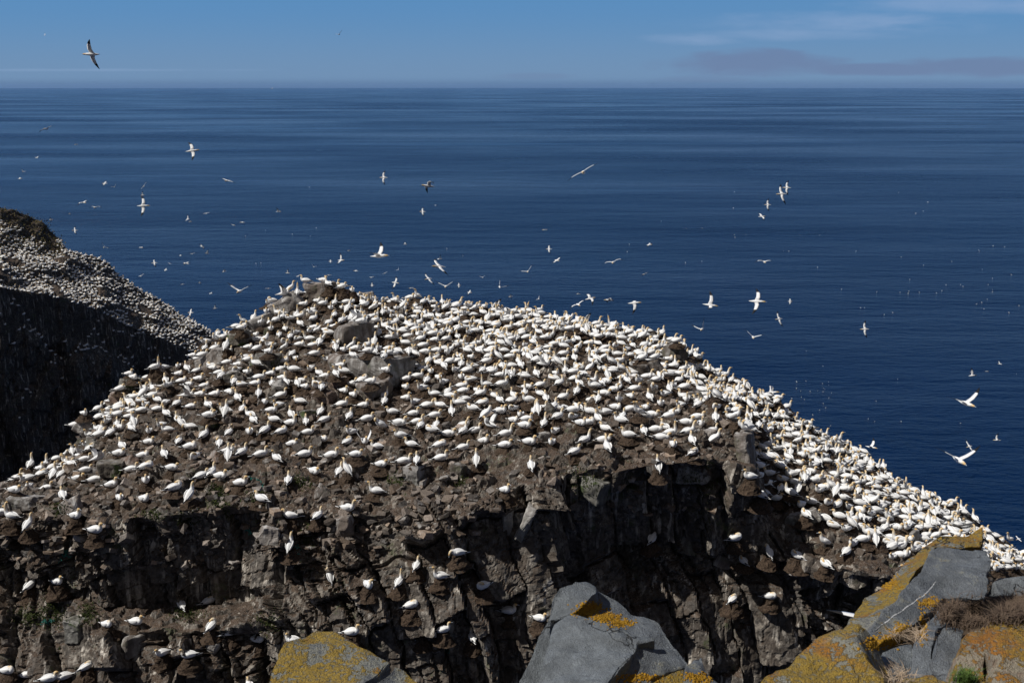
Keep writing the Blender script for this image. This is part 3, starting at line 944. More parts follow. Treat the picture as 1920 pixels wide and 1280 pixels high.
L_SLATE = mat_lichen("slate_few_lichen", 0.16, (0.165, 0.18, 0.195), 1.0, 0.6)
L_CLEAN = mat_lichen("slate_clean", 0.02, (0.175, 0.192, 0.205), 1.0, 0.6)
L_HALF = mat_lichen("slate_half_lichen", 0.56, (0.16, 0.168, 0.175), 1.0, 0.1)
L_RIDGE = mat_lichen("ridge_lichen", 0.54, (0.18, 0.18, 0.175), 1.2, 0.5)
L_FULL = mat_lichen("orange_lichen", 0.66, (0.20, 0.195, 0.18), 1.3, 0.4)
L_PINK = mat_lichen("pinkish_lichen", 0.50, (0.27, 0.20, 0.145), 1.0, 0.8)


def fg_rock(name, label, verts, faces, mat, down=(0.0, 0.35, -1.2), bev=0.011, L=0.04, amp=0.022, seed=0, cat="rock", group="lichen rocks along the near clifftop"):
    """Solid rock: the visible faces as seen, run back and down to a full-depth block."""
    bm = bmesh.new()
    vs = [bm.verts.new(at(*p)) for p in verts]
    fs = [bm.faces.new([vs[i] for i in f]) for f in faces]
    dn = Vector(down)
    bm.normal_update()
    bnd = [e for e in bm.edges if len(e.link_faces) == 1]
    # bottom copy
    low = {v: bm.verts.new(v.co + dn) for v in vs}
    for e in bnd:
        a, b = e.verts
        bm.faces.new([b, a, low[a], low[b]])
    for f in fs:
        bm.faces.new([low[v] for v in reversed(f.verts)])
    bmesh.ops.recalc_face_normals(bm, faces=bm.faces[:])
    sharp = [e for e in bm.edges if len(e.link_faces) == 2 and e.calc_face_angle(0) > R(14)]
    bmesh.ops.bevel(bm, geom=sharp, offset=bev, segments=2, profile=0.6, affect='EDGES', clamp_overlap=True)
    bmesh.ops.remove_doubles(bm, verts=bm.verts[:], dist=0.002)
    bmesh.ops.dissolve_degenerate(bm, dist=0.002, edges=bm.edges[:])
    bmesh.ops.triangulate(bm, faces=bm.faces[:])
    bmesh.ops.beautify_fill(bm, faces=bm.faces[:], edges=[e for e in bm.edges if len(e.link_faces) == 2 and e.calc_face_angle(0) < R(3)])
    finish_rock(bm, L, amp, 500 + seed, iters=7, fine=amp * 0.6)
    bmesh.ops.recalc_face_normals(bm, faces=bm.faces[:])
    o = bm_obj(name, bm, mat, smooth=True)
    o.data.set_sharp_from_angle(angle=R(32)) if hasattr(o.data, "set_sharp_from_angle") else None
    return tag(o, label, cat, group, "thing")


fgs = []
fgs.append(fg_rock("lichen_slab", "grey slab with yellow lichen at the bottom edge, left of the smooth grey slate",
    [(502, 1420, 4.7), (506, 1280, 5.0), (529, 1224, 5.25), (540, 1204, 5.35), (589, 1180, 5.55), (622, 1184, 5.55), (674, 1214, 5.35), (727, 1245, 5.2), (681, 1282, 4.95), (640, 1420, 4.6)],
    [list(range(10))], L_HALF, down=(0.05, 0.25, -1.0), seed=1))
fgs.append(fg_rock("lichen_slab", "small yellow-crusted stone tucked against the right edge of the lichen slab",
    [(690, 1420, 4.5), (703, 1280, 4.85), (741, 1248, 5.05), (762, 1257, 5.05), (794, 1283, 4.95), (830, 1420, 4.5)],
    [list(range(6))], L_HALF, down=(0.05, 0.25, -0.9), seed=2))
# centre group
fgs.append(fg_rock("slate_slab", "tall rear slate with a rounded grey top, behind the smooth front slate",
    [(950, 1420, 6.0), (976, 1280, 6.3), (1013, 1194, 6.7), (1031, 1160, 6.85), (1041, 1118, 7.05), (1050, 1101, 7.15), (1078, 1096, 7.25), (1101, 1091, 7.3), (1114, 1098, 7.25), (1114, 1112, 7.1), (1101, 1128, 6.95), (1080, 1142, 6.85), (1034, 1166, 6.75), (1036, 1300, 6.2), (1036, 1420, 5.9)],
    [list(range(15))], L_CLEAN, down=(0.12, 0.35, -1.1), seed=3, bev=0.025))
fgs.append(fg_rock("slate_slab", "dark shaded slate sloping down right behind the smooth front slate",
    [(1110, 1102, 7.3), (1128, 1112, 7.32), (1156, 1130, 7.3), (1186, 1146, 7.2), (1211, 1155, 7.15), (1238, 1172, 7.05), (1252, 1192, 6.95), (1264, 1214, 6.85), (1284, 1248, 6.7), (1310, 1285, 6.5), (1325, 1420, 6.0), (1200, 1420, 5.9), (1190, 1205, 6.72), (1130, 1172, 6.85), (1082, 1150, 6.95), (1094, 1130, 7.1)],
    [list(range(16))], L_SLATE, down=(0.0, 0.35, -1.1), seed=4, bev=0.025))
fgs.append(fg_rock("slate_slab", "largest smooth blue-grey slate at the bottom, bare of lichen, with short dark scratches",
    [(990, 1420, 5.5), (1008, 1280, 5.95), (1022, 1215, 6.3), (1033, 1172, 6.55), (1052, 1162, 6.6), (1074, 1153, 6.65), (1110, 1158, 6.55), (1142, 1168, 6.45), (1168, 1178, 6.4), (1198, 1190, 6.3), (1227, 1195, 6.28), (1226, 1199, 6.24), (1197, 1200, 6.2), (1190, 1219, 6.08), (1184, 1240, 5.98), (1168, 1252, 5.9), (1134, 1280, 5.72), (1100, 1420, 5.3)],
    [list(range(18))], L_CLEAN, down=(0.02, 0.10, -0.34), seed=5, bev=0.018))
fgs.append(fg_rock("slate_slab", "lower grey slate speckled with orange dots, right of the smooth front slate",
    [(1110, 1420, 5.4), (1158, 1282, 5.85), (1176, 1248, 6.0), (1190, 1228, 6.1), (1195, 1215, 6.2), (1222, 1213, 6.3), (1260, 1216, 6.35), (1272, 1236, 6.25), (1284, 1248, 6.2), (1268, 1256, 6.12), (1222, 1272, 5.95), (1215, 1420, 5.5)],
    [list(range(12))], L_SLATE, down=(0.02, 0.20, -0.6), seed=6))
fgs.append(fg_rock("slate_slab", "dark lichen-spotted step of rock below the orange-dotted slate",
    [(1165, 1420, 5.2), (1196, 1290, 5.6), (1225, 1275, 5.75), (1270, 1258, 5.9), (1287, 1250, 6.0), (1300, 1272, 5.85), (1312, 1420, 5.3)],
    [list(range(7))], L_HALF, down=(0.02, 0.20, -0.6), seed=16))
fgs.append(fg_rock("slate_slab", "small grey pointed slate with orange base, lowest one beside the dark recess",
    [(1290, 1420, 5.2), (1287, 1252, 5.8), (1286, 1240, 5.95), (1303, 1234, 6.05), (1314, 1233, 6.1), (1317, 1229, 6.12), (1324, 1242, 6.02), (1336, 1262, 5.9), (1352, 1280, 5.8), (1380, 1420, 5.2)],
    [list(range(10))], L_SLATE, down=(0.02, 0.25, -0.7), seed=7))
# right group
fgs.append(fg_rock("ridge_rock", "long orange-edged rock ridge rising to the highest horn at the right",
    [(1768, 1003, 7.6), (1812, 1000, 7.65), (1830, 989, 7.7), (1840, 982, 7.72), (1842, 1004, 7.6), (1841, 1029, 7.4), (1795, 1027, 7.35), (1754, 1024, 7.35), (1737, 1021, 7.55), (1714, 1040, 7.35), (1692, 1060, 7.15), (1666, 1085, 6.95), (1640, 1109, 6.75), (1602, 1147, 6.4), (1584, 1166, 6.2), (1618, 1192, 5.95), (1660, 1146, 6.25), (1705, 1092, 6.6), (1740, 1044, 7.05)],
    [[0, 1, 2, 3, 4, 5, 6, 7, 8], [8, 7, 18, 9], [9, 18, 17, 10], [10, 17, 11], [11, 17, 16, 12], [12, 16, 13], [13, 16, 15, 14]], L_RIDGE, down=(0.15, 0.45, -1.2), seed=8))
slate = fg_rock("vein_slate", "big grey slate block with a white quartz vein, below the horned ridge",
    [(1754, 1025, 7.15), (1800, 1029, 7.15), (1853, 1033, 7.05), (1852, 1060, 6.8), (1850, 1088, 6.57), (1841, 1122, 6.33), (1800, 1119, 6.36), (1768, 1116, 6.38), (1722, 1158, 6.0), (1704, 1174, 5.88), (1647, 1207, 5.55), (1628, 1186, 5.7), (1658, 1140, 6.05), (1712, 1084, 6.5), (1738, 1048, 6.9), (1763, 1080, 6.62)],
    [[0, 1, 2, 3, 4, 15], [4, 5, 6, 7, 15], [15, 7, 8, 13], [8, 9, 10, 11, 12, 13], [0, 15, 13, 14]], L_SLATE, down=(0.15, 0.45, -1.0), seed=9)
fgs.append(slate)
fgs.append(fg_rock("orange_rock", "big rounded rock crusted all over in orange lichen at the bottom right corner group",
    [(1330, 1440, 4.3), (1442, 1281, 4.75), (1462, 1258, 4.85), (1488, 1235, 4.95), (1512, 1215, 5.05), (1536, 1199, 5.1), (1562, 1180, 5.2), (1585, 1166, 5.3), (1600, 1163, 5.3), (1612, 1168, 5.25), (1646, 1208, 5.2), (1656, 1246, 5.1), (1676, 1282, 4.95), (1720, 1440, 4.4), (1608, 1203, 4.95), (1624, 1232, 4.85), (1644, 1264, 4.75), (1690, 1440, 4.2)],
    [[0, 1, 2, 3, 4, 5, 14, 15, 16, 17], [5, 6, 7, 8, 9, 14], [9, 10, 11, 15, 14], [11, 12, 13, 17, 16, 15]], L_FULL, down=(0.1, 0.5, -1.0), seed=10, bev=0.05, amp=0.03, L=0.045))
fgs.append(fg_rock("slate_slab", "low grey slate between the orange rock and the straw tuft",
    [(1690, 1420, 4.6), (1672, 1278, 5.0), (1654, 1240, 5.2), (1653, 1224, 5.35), (1676, 1212, 5.45), (1706, 1205, 5.5), (1712, 1240, 5.3), (1700, 1282, 5.05), (1710, 1420, 4.55)],
    [list(range(9))], L_CLEAN, down=(0.0, 0.2, -0.6), seed=11))
fgs.append(fg_rock("lichen_rock", "upright grey rock with orange top edge right of the straw tuft",
    [(1706, 1420, 4.6), (1700, 1270, 5.05), (1712, 1215, 5.3), (1722, 1188, 5.5), (1740, 1165, 5.7), (1772, 1140, 5.95), (1790, 1132, 6.0), (1800, 1140, 5.9), (1768, 1170, 5.6), (1752, 1200, 5.35), (1746, 1240, 5.15), (1750, 1290, 4.9), (1752, 1420, 4.4)],
    [list(range(13))], L_SLATE, down=(0.05, 0.3, -0.8), seed=12))
fgs.append(fg_rock("lichen_rock", "flat-faced grey rock with one orange lichen patch, left of the pinkish boulders",
    [(1754, 1420, 4.4), (1748, 1240, 5.05), (1756, 1200, 5.25), (1768, 1182, 5.4), (1786, 1180, 5.45), (1806, 1186, 5.4), (1800, 1230, 5.15), (1790, 1268, 4.95), (1786, 1420, 4.4)],
    [list(range(9))], L_SLATE, down=(0.0, 0.25, -0.7), seed=13))
fgs.append(fg_rock("pink_boulder", "pinkish boulder with orange lichen, left one of the pair at the right edge",
    [(1784, 1430, 4.2), (1790, 1270, 4.75), (1798, 1232, 4.9), (1806, 1192, 5.1), (1818, 1178, 5.2), (1850, 1168, 5.25), (1856, 1200, 5.05), (1854, 1250, 4.8), (1856, 1430, 4.15)],
    [list(range(9))], L_PINK, down=(0.0, 0.4, -0.8), seed=14, bev=0.045, amp=0.025))
fgs.append(fg_rock("pink_boulder", "larger grooved pinkish boulder with orange lichen, cut by the right edge of the photo",
    [(1858, 1430, 4.05), (1857, 1260, 4.7), (1856, 1200, 4.95), (1852, 1172, 5.1), (1868, 1158, 5.2), (1900, 1151, 5.25), (1945, 1150, 5.25), (1980, 1180, 5.1), (1990, 1280, 4.6), (1990, 1430, 4.0)],
    [list(range(10))], L_PINK, down=(0.0, 0.5, -0.9), seed=15, bev=0.06, amp=0.035))
fgs.append(fg_rock("lichen_rock", "upright grey stone with an orange side patch at the right edge, before the far birds",
    [(1864, 1134, 7.2), (1867, 1084, 7.45), (1880, 1080, 7.5), (1920, 1079, 7.5), (1960, 1082, 7.5), (1970, 1140, 7.2)],
    [list(range(6))], L_SLATE, down=(0.0, 0.5, -0.9), seed=17, bev=0.03))
fgs.append(fg_rock("lichen_rock", "low lichen-topped stone at the very bottom, left of the green tuft",
    [(1640, 1430, 4.0), (1648, 1290, 4.35), (1690, 1272, 4.5), (1740, 1270, 4.5), (1790, 1280, 4.4), (1800, 1430, 3.95)],
    [list(range(6))], L_FULL, down=(0.0, 0.3, -0.6), seed=18, bev=0.03))
bpy.context.view_layer.update()
FG_BVH = bvh_of(fgs + [clifftop])
SLATE_BVH = bvh_of([slate])


def strip_on(name, pts, width, mat, tree, parent):
    """Thin band laid 4 mm proud of a rock face, along photo points."""
    V, F = [], []
    rnd = random.Random(3)
    P = []
    for a, b in zip(pts[:-1], pts[1:]):
        for j in range(6):
            f = j / 6
            P.append((a[0] + (b[0] - a[0]) * f, a[1] + (b[1] - a[1]) * f))
    P.append(pts[-1])
    for i, (u, v) in enumerate(P):
        q = P[min(i + 1, len(P) - 1)]; w0 = P[max(i - 1, 0)]
        dx, dy = q[0] - w0[0], q[1] - w0[1]
        l = math.hypot(dx, dy) or 1
        w = width * rnd.uniform(.3, 1.5)
        for s in (-1, 1):
            uu, vv = u - dy / l * w * s, v + dx / l * w * s
            p, n = hit(uu, vv, tree)
            if p is None: p, n = hit(u, v, tree)
            if p is None: p, n = hit(1690, 1150, tree)
            V.append(p - ray(uu, vv).normalized() * 0.003)
        if i: F.append((2 * i - 2, 2 * i - 1, 2 * i + 1, 2 * i))
    return mesh_obj(name, V, F, mat, parent=parent)


strip_on("quartz_vein", [(1642, 1180), (1652, 1171), (1664, 1164), (1676, 1153), (1690, 1146), (1700, 1137), (1712, 1130), (1722, 1121), (1731, 1117), (1740, 1108), (1748, 1099), (1754, 1090)], 0.85,
         mat_plain("quartz", (0.36, 0.37, 0.38), (0.6, 0.6, 0.6), 60), SLATE_BVH, slate)


def blades(name, spots, mat, label, cat, n, hgt, spread, lean=0.6, wid=0.006, tree=None, seed=1, kind="stuff", flat=1.0):
    rnd = random.Random(seed)
    V, F = [], []
    for (u, v, su, sv, k) in spots:
        for _ in range(int(n * k)):
            p, nn = hit(u + rnd.gauss(0, su), v + rnd.gauss(0, sv), tree)
            if p is None: continue
            h = hgt * rnd.uniform(.5, 1.2)
            a = rnd.uniform(0, 6.283)
            d = Vector((math.cos(a), math.sin(a), 0))
            s = Vector((-d.y, d.x, 0)) * wid
            t1 = p + d * h * lean * .35 * rnd.random() + Vector((0, 0, h * .6 * flat))
            t2 = p + d * h * lean * rnd.uniform(.6, 1.3) + Vector((0, 0, h * rnd.uniform(.6, 1) * flat))
            b = len(V)
            V += [p - s, p + s, t1 - s * .7, t1 + s * .7, t2]
            F += [(b, b + 1, b + 3, b + 2), (b + 2, b + 3, b + 4)]
    o = mesh_obj(name, V, F, mat)
    return tag(o, label, cat, kind=kind)


blades("heather", [(1850, 1150, 40, 10, 1), (1800, 1158, 18, 9, .6), (1905, 1145, 25, 10, .8)],
       mat_plain("heather_brown", (0.075, 0.05, 0.035), (0.16, 0.115, 0.08), 20), "brown wiry heather mat behind the pinkish boulders", "heather",
       2600, 0.07, .1, lean=1.3, wid=0.0025, tree=FG_BVH, seed=2)
blades("dry_grass", [(1700, 1196, 13, 5, 1), (1686, 1272, 10, 8, .2), (1380, 1270, 8, 6, .3)],
       mat_plain("dry_straw", (0.24, 0.17, 0.11), (0.42, 0.33, 0.24), 20), "pale dry straw lying in the gap between the near rocks", "dry grass",
       420, 0.10, .1, lean=1.5, wid=0.0025, tree=FG_BVH, seed=3, flat=.45)
blades("grass", [(1808, 1279, 10, 3, .5), (1858, 1150, 8, 4, .25)],
       mat_plain("grass_green", (0.045, 0.085, 0.018), (0.09, 0.14, 0.03), 20), "small bright green grass tufts between the near rocks", "grass",
       420, 0.08, .1, lean=.7, wid=0.003, tree=FG_BVH, seed=4)


def lichen_lumps():
    r = random.Random(31)
    V, F = [], []
    bm = bmesh.new(); bmesh.ops.create_icosphere(bm, subdivisions=1, radius=1.0)
    bm.verts.index_update()
    sv = np.array([v.co[:] for v in bm.verts]); sf = [tuple(v.index for v in f.verts) for f in bm.faces]; bm.free()
    off = 0
    for (u, v, su, sv_, n) in [(1108, 1141, 11, 6, 150), (1092, 1148, 9, 3, 70), (1136, 1157, 11, 4, 110), (1162, 1167, 12, 4, 70), (1640, 1207, 10, 5, 70), (1672, 1200, 12, 5, 90), (1695, 1182, 10, 6, 80), (1745, 1130, 10, 5, 60),
                              (1668, 1092, 10, 8, 60), (1730, 1175, 4, 14, 50), (1200, 1270, 22, 4, 60), (1312, 1270, 14, 5, 60)]:
        for _ in range(n * 4):
            p, nn = hit(r.gauss(u, su), r.gauss(v, sv_), FG_BVH)
            if p is None or p.y > 9: continue
            s = r.uniform(.004, .011)
            V.append(sv * np.array([s, s, s * .7]) * r.uniform(.8, 1.2) + np.array(p)); F.extend([tuple(k + off for k in f) for f in sf]); off += len(sv)
    o = mesh_obj("lichen_crust", np.concatenate(V), F, mat_plain("lichen_lumps", (0.20, 0.10, 0.008), (0.36, 0.20, 0.015), 40.0), smooth=True)
    tag(o, "knobbly orange lichen growing in the seams of the near rocks", "lichen", kind="stuff")


lichen_lumps()

# ------------------------------------------------------------------ gannets
WHITE = (0.80, 0.80, 0.795)
SOFT = (0.70, 0.70, 0.69)
BUFF = (0.62, 0.40, 0.17)
BUFF2 = (0.70, 0.56, 0.36)
BLACK = (0.018, 0.017, 0.017)
BILL = (0.36, 0.40, 0.44)
FOOT = (0.03, 0.03, 0.028)
M_BIRD = mat_bird()


def tube(pts, seg, V, F, C):
    """Ring loft: pts = [(x, y, z, r_side, r_up, colour)]; the ends close to points."""
    n = len(pts)
    P = [Vector(p[:3]) for p in pts]
    b0 = len(V)
    prev = None
    for i in range(n):
        tdir = (P[min(i + 1, n - 1)] - P[max(i - 1, 0)]).normalized()
        up = Vector((0, 0, 1)) if prev is None else prev
        side = up.cross(tdir)
        if side.length < 1e-4: side = Vector((0, 1, 0))
        side.normalize()
        up2 = tdir.cross(side).normalized()
        prev = up2
        for k in range(seg):
            a = 2 * math.pi * k / seg
            V.append(P[i] + side * (math.cos(a) * pts[i][3]) + up2 * (math.sin(a) * pts[i][4]))
            c = pts[i][5]
            C.append(c)
    for i in range(n - 1):
        for k in range(seg):
            a, b = b0 + i * seg + k, b0 + i * seg + (k + 1) % seg
            F.append((a, b, b + seg, a + seg))
    F.append(tuple(b0 + k for k in reversed(range(seg))))
    F.append(tuple(b0 + (n - 1) * seg + k for k in range(seg)))


def head_pts(neck, bill_dir, seg_hint=1):
    """Neck points (x, y, z) up to the head centre, then skull and bill along BILL_DIR."""
    out = []
    m = len(neck)
    for i, (x, y, z) in enumerate(neck):
        f = i / max(m - 1, 1)
        r = 0.066 * (1 - f) + 0.042 * f
        c = tuple(WHITE[k] + (BUFF2[k] - WHITE[k]) * min(1, f * 1.5) for k in range(3))
        out.append((x, y, z, r, r * 1.08, c))
    h = Vector(neck[-1]); d = Vector(bill_dir).normalized()
    for (s, rs, ru, c) in ((0.030, .045, .048, BUFF), (0.062, .039, .040, BUFF), (0.088, .026, .026, BUFF2), (0.096, .021, .022, BLACK), (0.110, .017, .019, BILL), (0.15, .011, .012, BILL), (0.185, .004, .004, BILL)):
        q = h + d * s
        out.append((q.x, q.y, q.z, rs, ru, c))
    return out


def perched(pose, seg=12, wseg=8):
    """A gannet on its nest: one continuous body from tail tip to bill, folded wings, feet."""
    V, F, C = [], [], []
    b = 0.0
    body = [(-.52, 0, .115, .012, .007, SOFT), (-.42, 0, .122, .036, .018, WHITE), (-.33, 0, .130, .055, .040, WHITE), (-.24, 0, .137, .088, .074, WHITE),
            (-.12, 0, .148, .118, .112, WHITE), (.02, 0, .158, .134, .137, WHITE), (.13, 0, .176, .122, .136, WHITE), (.205, 0, .210, .092, .100, WHITE)]
    neck = None
    bill = (1, 0, -.12)
    if pose == "alert":
        neck = [(.235, 0, .27), (.225, 0, .335), (.228, 0, .395), (.245, 0, .438)]
    elif pose == "low":
        neck = [(.240, 0, .255), (.232, 0, .300), (.236, 0, .345), (.255, 0, .378)]
        bill = (1, 0.1, -.25)
    elif pose == "stretch":
        neck = [(.235, 0, .29), (.245, 0, .38), (.262, 0, .47), (.285, 0, .53)]
        bill = (1, 0, .12)
    elif pose == "sky":
        neck = [(.225, 0, .30), (.222, 0, .40), (.225, 0, .50), (.232, 0, .57)]
        bill = (.18, 0, 1)
    elif pose == "down":
        neck = [(.26, 0, .235), (.31, .01, .245), (.355, .02, .215), (.378, .025, .165)]
        bill = (.15, .1, -1)
    elif pose == "preen":
        neck = [(.225, 0, .275), (.20, .02, .335), (.17, .05, .345), (.13, .085, .320)]
        bill = (-.7, .35, -.6)
    elif pose == "turned":
        neck = [(.235, 0, .27), (.222, 0, .33), (.220, .01, .39), (.225, .03, .432)]
        bill = (.25, 1, -.1)
    elif pose == "sleep":
        neck = [(.205, 0, .265), (.165, .015, .300), (.115, .04, .300), (.065, .06, .278)]
        bill = (-1, .15, -.35)
    elif pose == "wings":
        neck = [(.245, 0, .28), (.262, 0, .35), (.285, 0, .41), (.315, 0, .445)]
        bill = (1, 0, -.2)
    elif pose == "stand":
        body = [(-.40, 0, .03, .012, .007, SOFT), (-.33, 0, .075, .036, .018, WHITE), (-.265, 0, .115, .055, .040, WHITE), (-.20, 0, .160, .085, .072, WHITE),
                (-.11, 0, .215, .112, .106, WHITE), (.00, 0, .285, .125, .126, WHITE), (.085, 0, .350, .112, .118, WHITE), (.135, 0, .415, .082, .086, WHITE)]
        neck = [(.158, 0, .475), (.165, 0, .545), (.172, 0, .61), (.195, 0, .655)]
        bill = (1, 0, .02)
    elif pose == "standpreen":
        body = [(-.40, 0, .03, .012, .007, SOFT), (-.33, 0, .075, .036, .018, WHITE), (-.265, 0, .115, .055, .040, WHITE), (-.20, 0, .160, .085, .072, WHITE),
                (-.11, 0, .215, .112, .106, WHITE), (.00, 0, .285, .125, .126, WHITE), (.085, 0, .350, .112, .118, WHITE), (.135, 0, .415, .082, .086, WHITE)]
        neck = [(.165, 0, .475), (.185, .02, .53), (.21, .05, .545), (.225, .07, .51)]
        bill = (-.35, .2, -1)
    hp = head_pts(neck, bill)
    if pose == "sleep":
        hp = hp[:-2]
    tube(body + hp, seg, V, F, C)
    # folded wings: from the shoulder back, black primaries crossing over the tail
    st = pose.startswith("stand")
    if pose != "wings":
        for s in (-1, 1):
            if st:
                w = [(.10, s * .088, .375, .010, .03, WHITE), (.05, s * .118, .345, .024, .075, WHITE), (-.05, s * .122, .275, .027, .098, WHITE), (-.14, s * .100, .215, .026, .085, WHITE),
                     (-.215, s * .07, .160, .020, .052, SOFT), (-.245, s * .058, .140, .018, .044, BLACK), (-.32, s * .03, .095, .014, .028, BLACK), (-.415, s * -.012, .048, .006, .009, BLACK)]
            else:
                w = [(.155, s * .092, .205, .010, .03, WHITE), (.10, s * .122, .198, .024, .078, WHITE), (-.02, s * .130, .180, .027, .100, WHITE), (-.14, s * .112, .166, .026, .085, WHITE),
                     (-.235, s * .078, .155, .020, .052, SOFT), (-.265, s * .066, .152, .018, .044, BLACK), (-.36, s * .034, .146, .014, .026, BLACK), (-.485, s * -.014, .140, .006, .008, BLACK)]
            tube(w, wseg, V, F, C)
    else:
        for s in (-1, 1):
            wing_surface(V, F, C, s, [(0.0, .11, .20, 0, .30), (.13, .21, .37, -.02, .27), (.23, .28, .50, -.09, .23), (.25, .30, .60, -.20, .15), (.24, .29, .70, -.34, .05)], y0=.02, black_from=3)
    if st:
        for s in (-1, 1):
            tube([(-.03, s * .055, .20, .022, .022, WHITE), (-.02, s * .055, .10, .012, .012, FOOT), (-.015, s * .055, .015, .011, .011, FOOT), (.0, s * .055, .008, .02, .008, FOOT), (.085, s * .062, .006, .034, .006, FOOT)], 6, V, F, C)
    return V, F, C


def wing_surface(V, F, C, s, secs, y0=0.0, black_from=3):
    """Wing of cambered sections (unused, y out, z up, x leading offset, chord); thin but closed."""
    b0 = len(V)
    prof = [(0.0, 0.012), (0.25, 0.030), (0.6, 0.018), (1.0, 0.0), (0.6, -0.004), (0.25, -0.006)]
    for i, (_, yy, zz, xo, ch) in enumerate(secs):
        for (f, t) in prof:
            V.append(Vector((.15 + xo - f * ch, s * (y0 + yy), zz + t * (ch / .28))))
            C.append(BLACK if i >= black_from else (SOFT if f > .9 and i == black_from - 1 else WHITE))
    n = len(prof)
    for i in range(len(secs) - 1):
        for k in range(n):
            a, b = b0 + i * n + k, b0 + i * n + (k + 1) % n
            F.append((a, b, b + n, a + n) if s > 0 else (b, a, a + n, b + n))
    last = b0 + (len(secs) - 1) * n
    F.append(tuple(last + k for k in range(n)))
    F.append(tuple(b0 + k for k in reversed(range(n))))


def flyer(pose):
    """A gannet on the wing, 1.75 m across, seen from all sides as one body."""
    V, F, C = [], [], []
    body = [(-.46, 0, 0, .006, .006, WHITE), (-.38, 0, 0, .028, .014, WHITE), (-.29, 0, 0, .05, .03, WHITE), (-.20, 0, 0, .07, .058, WHITE), (-.05, 0, 0, .092, .085, WHITE), (.09, 0, .005, .092, .085, WHITE),
            (.20, 0, .012, .070, .068, WHITE)]
    neck = [(.275, 0, .02), (.34, 0, .024), (.40, 0, .024)]
    tube(body + head_pts(neck, (1, 0, -.06)), 10, V, F, C)
    D = {"glide": [(0, 0), (.22, .025), (.45, .03), (.66, .0), (.86, -.05)],
         "vee": [(0, 0), (.19, .13), (.39, .24), (.58, .33), (.77, .42)],
         "arch": [(0, 0), (.20, .09), (.42, .10), (.62, -.02), (.78, -.19)],
         "down": [(0, 0), (.18, -.06), (.34, -.19), (.48, -.36), (.58, -.54)],
         "up": [(0, 0), (.14, .16), (.27, .34), (.40, .52), (.50, .70)]}[pose]
    X = [0, .055, .01, -.10, -.27]
    CH = [.27, .25, .215, .15, .03]
    for s in (-1, 1):
        secs = [(0, .055 + yy, .035 + zz, xo - .02, ch) for (yy, zz), xo, ch in zip(D, X, CH)]
        # one more black-edge section so that the black wing tip starts crisply
        a, b = secs[2], secs[3]
        mid = tuple(a[k] * .52 + b[k] * .48 for k in range(5)); mid2 = tuple(a[k] * .46 + b[k] * .54 for k in range(5))
        secs = secs[:3] + [mid, mid2] + secs[3:]
        wing_surface(V, F, C, s, secs, black_from=4)
    return V, F, C


def bird_mesh(name, VFC, smooth=True):
    V, F, C = VFC
    me = bpy.data.meshes.new(name)
    me.from_pydata([tuple(v) for v in V], [], F)
    a = me.color_attributes.new("col", 'FLOAT_COLOR', 'POINT')
    a.data.foreach_set("color", np.array([tuple(c) + (1,) for c in C], np.float32).ravel())
    me.polygons.foreach_set("use_smooth", [True] * len(me.polygons))
    me.materials.append(M_BIRD)
    me.update()
    return me


POSES = ["alert", "low", "stretch", "sky", "down", "preen", "turned", "sleep", "wings", "stand", "standpreen"]
PM = {p: bird_mesh("gannet_" + p, perched(p)) for p in POSES}
LOW = {p: perched(p, 6, 4) for p in POSES}
FM = {p: bird_mesh("flying_gannet_" + p, flyer(p)) for p in ("glide", "vee", "arch", "down", "up")}

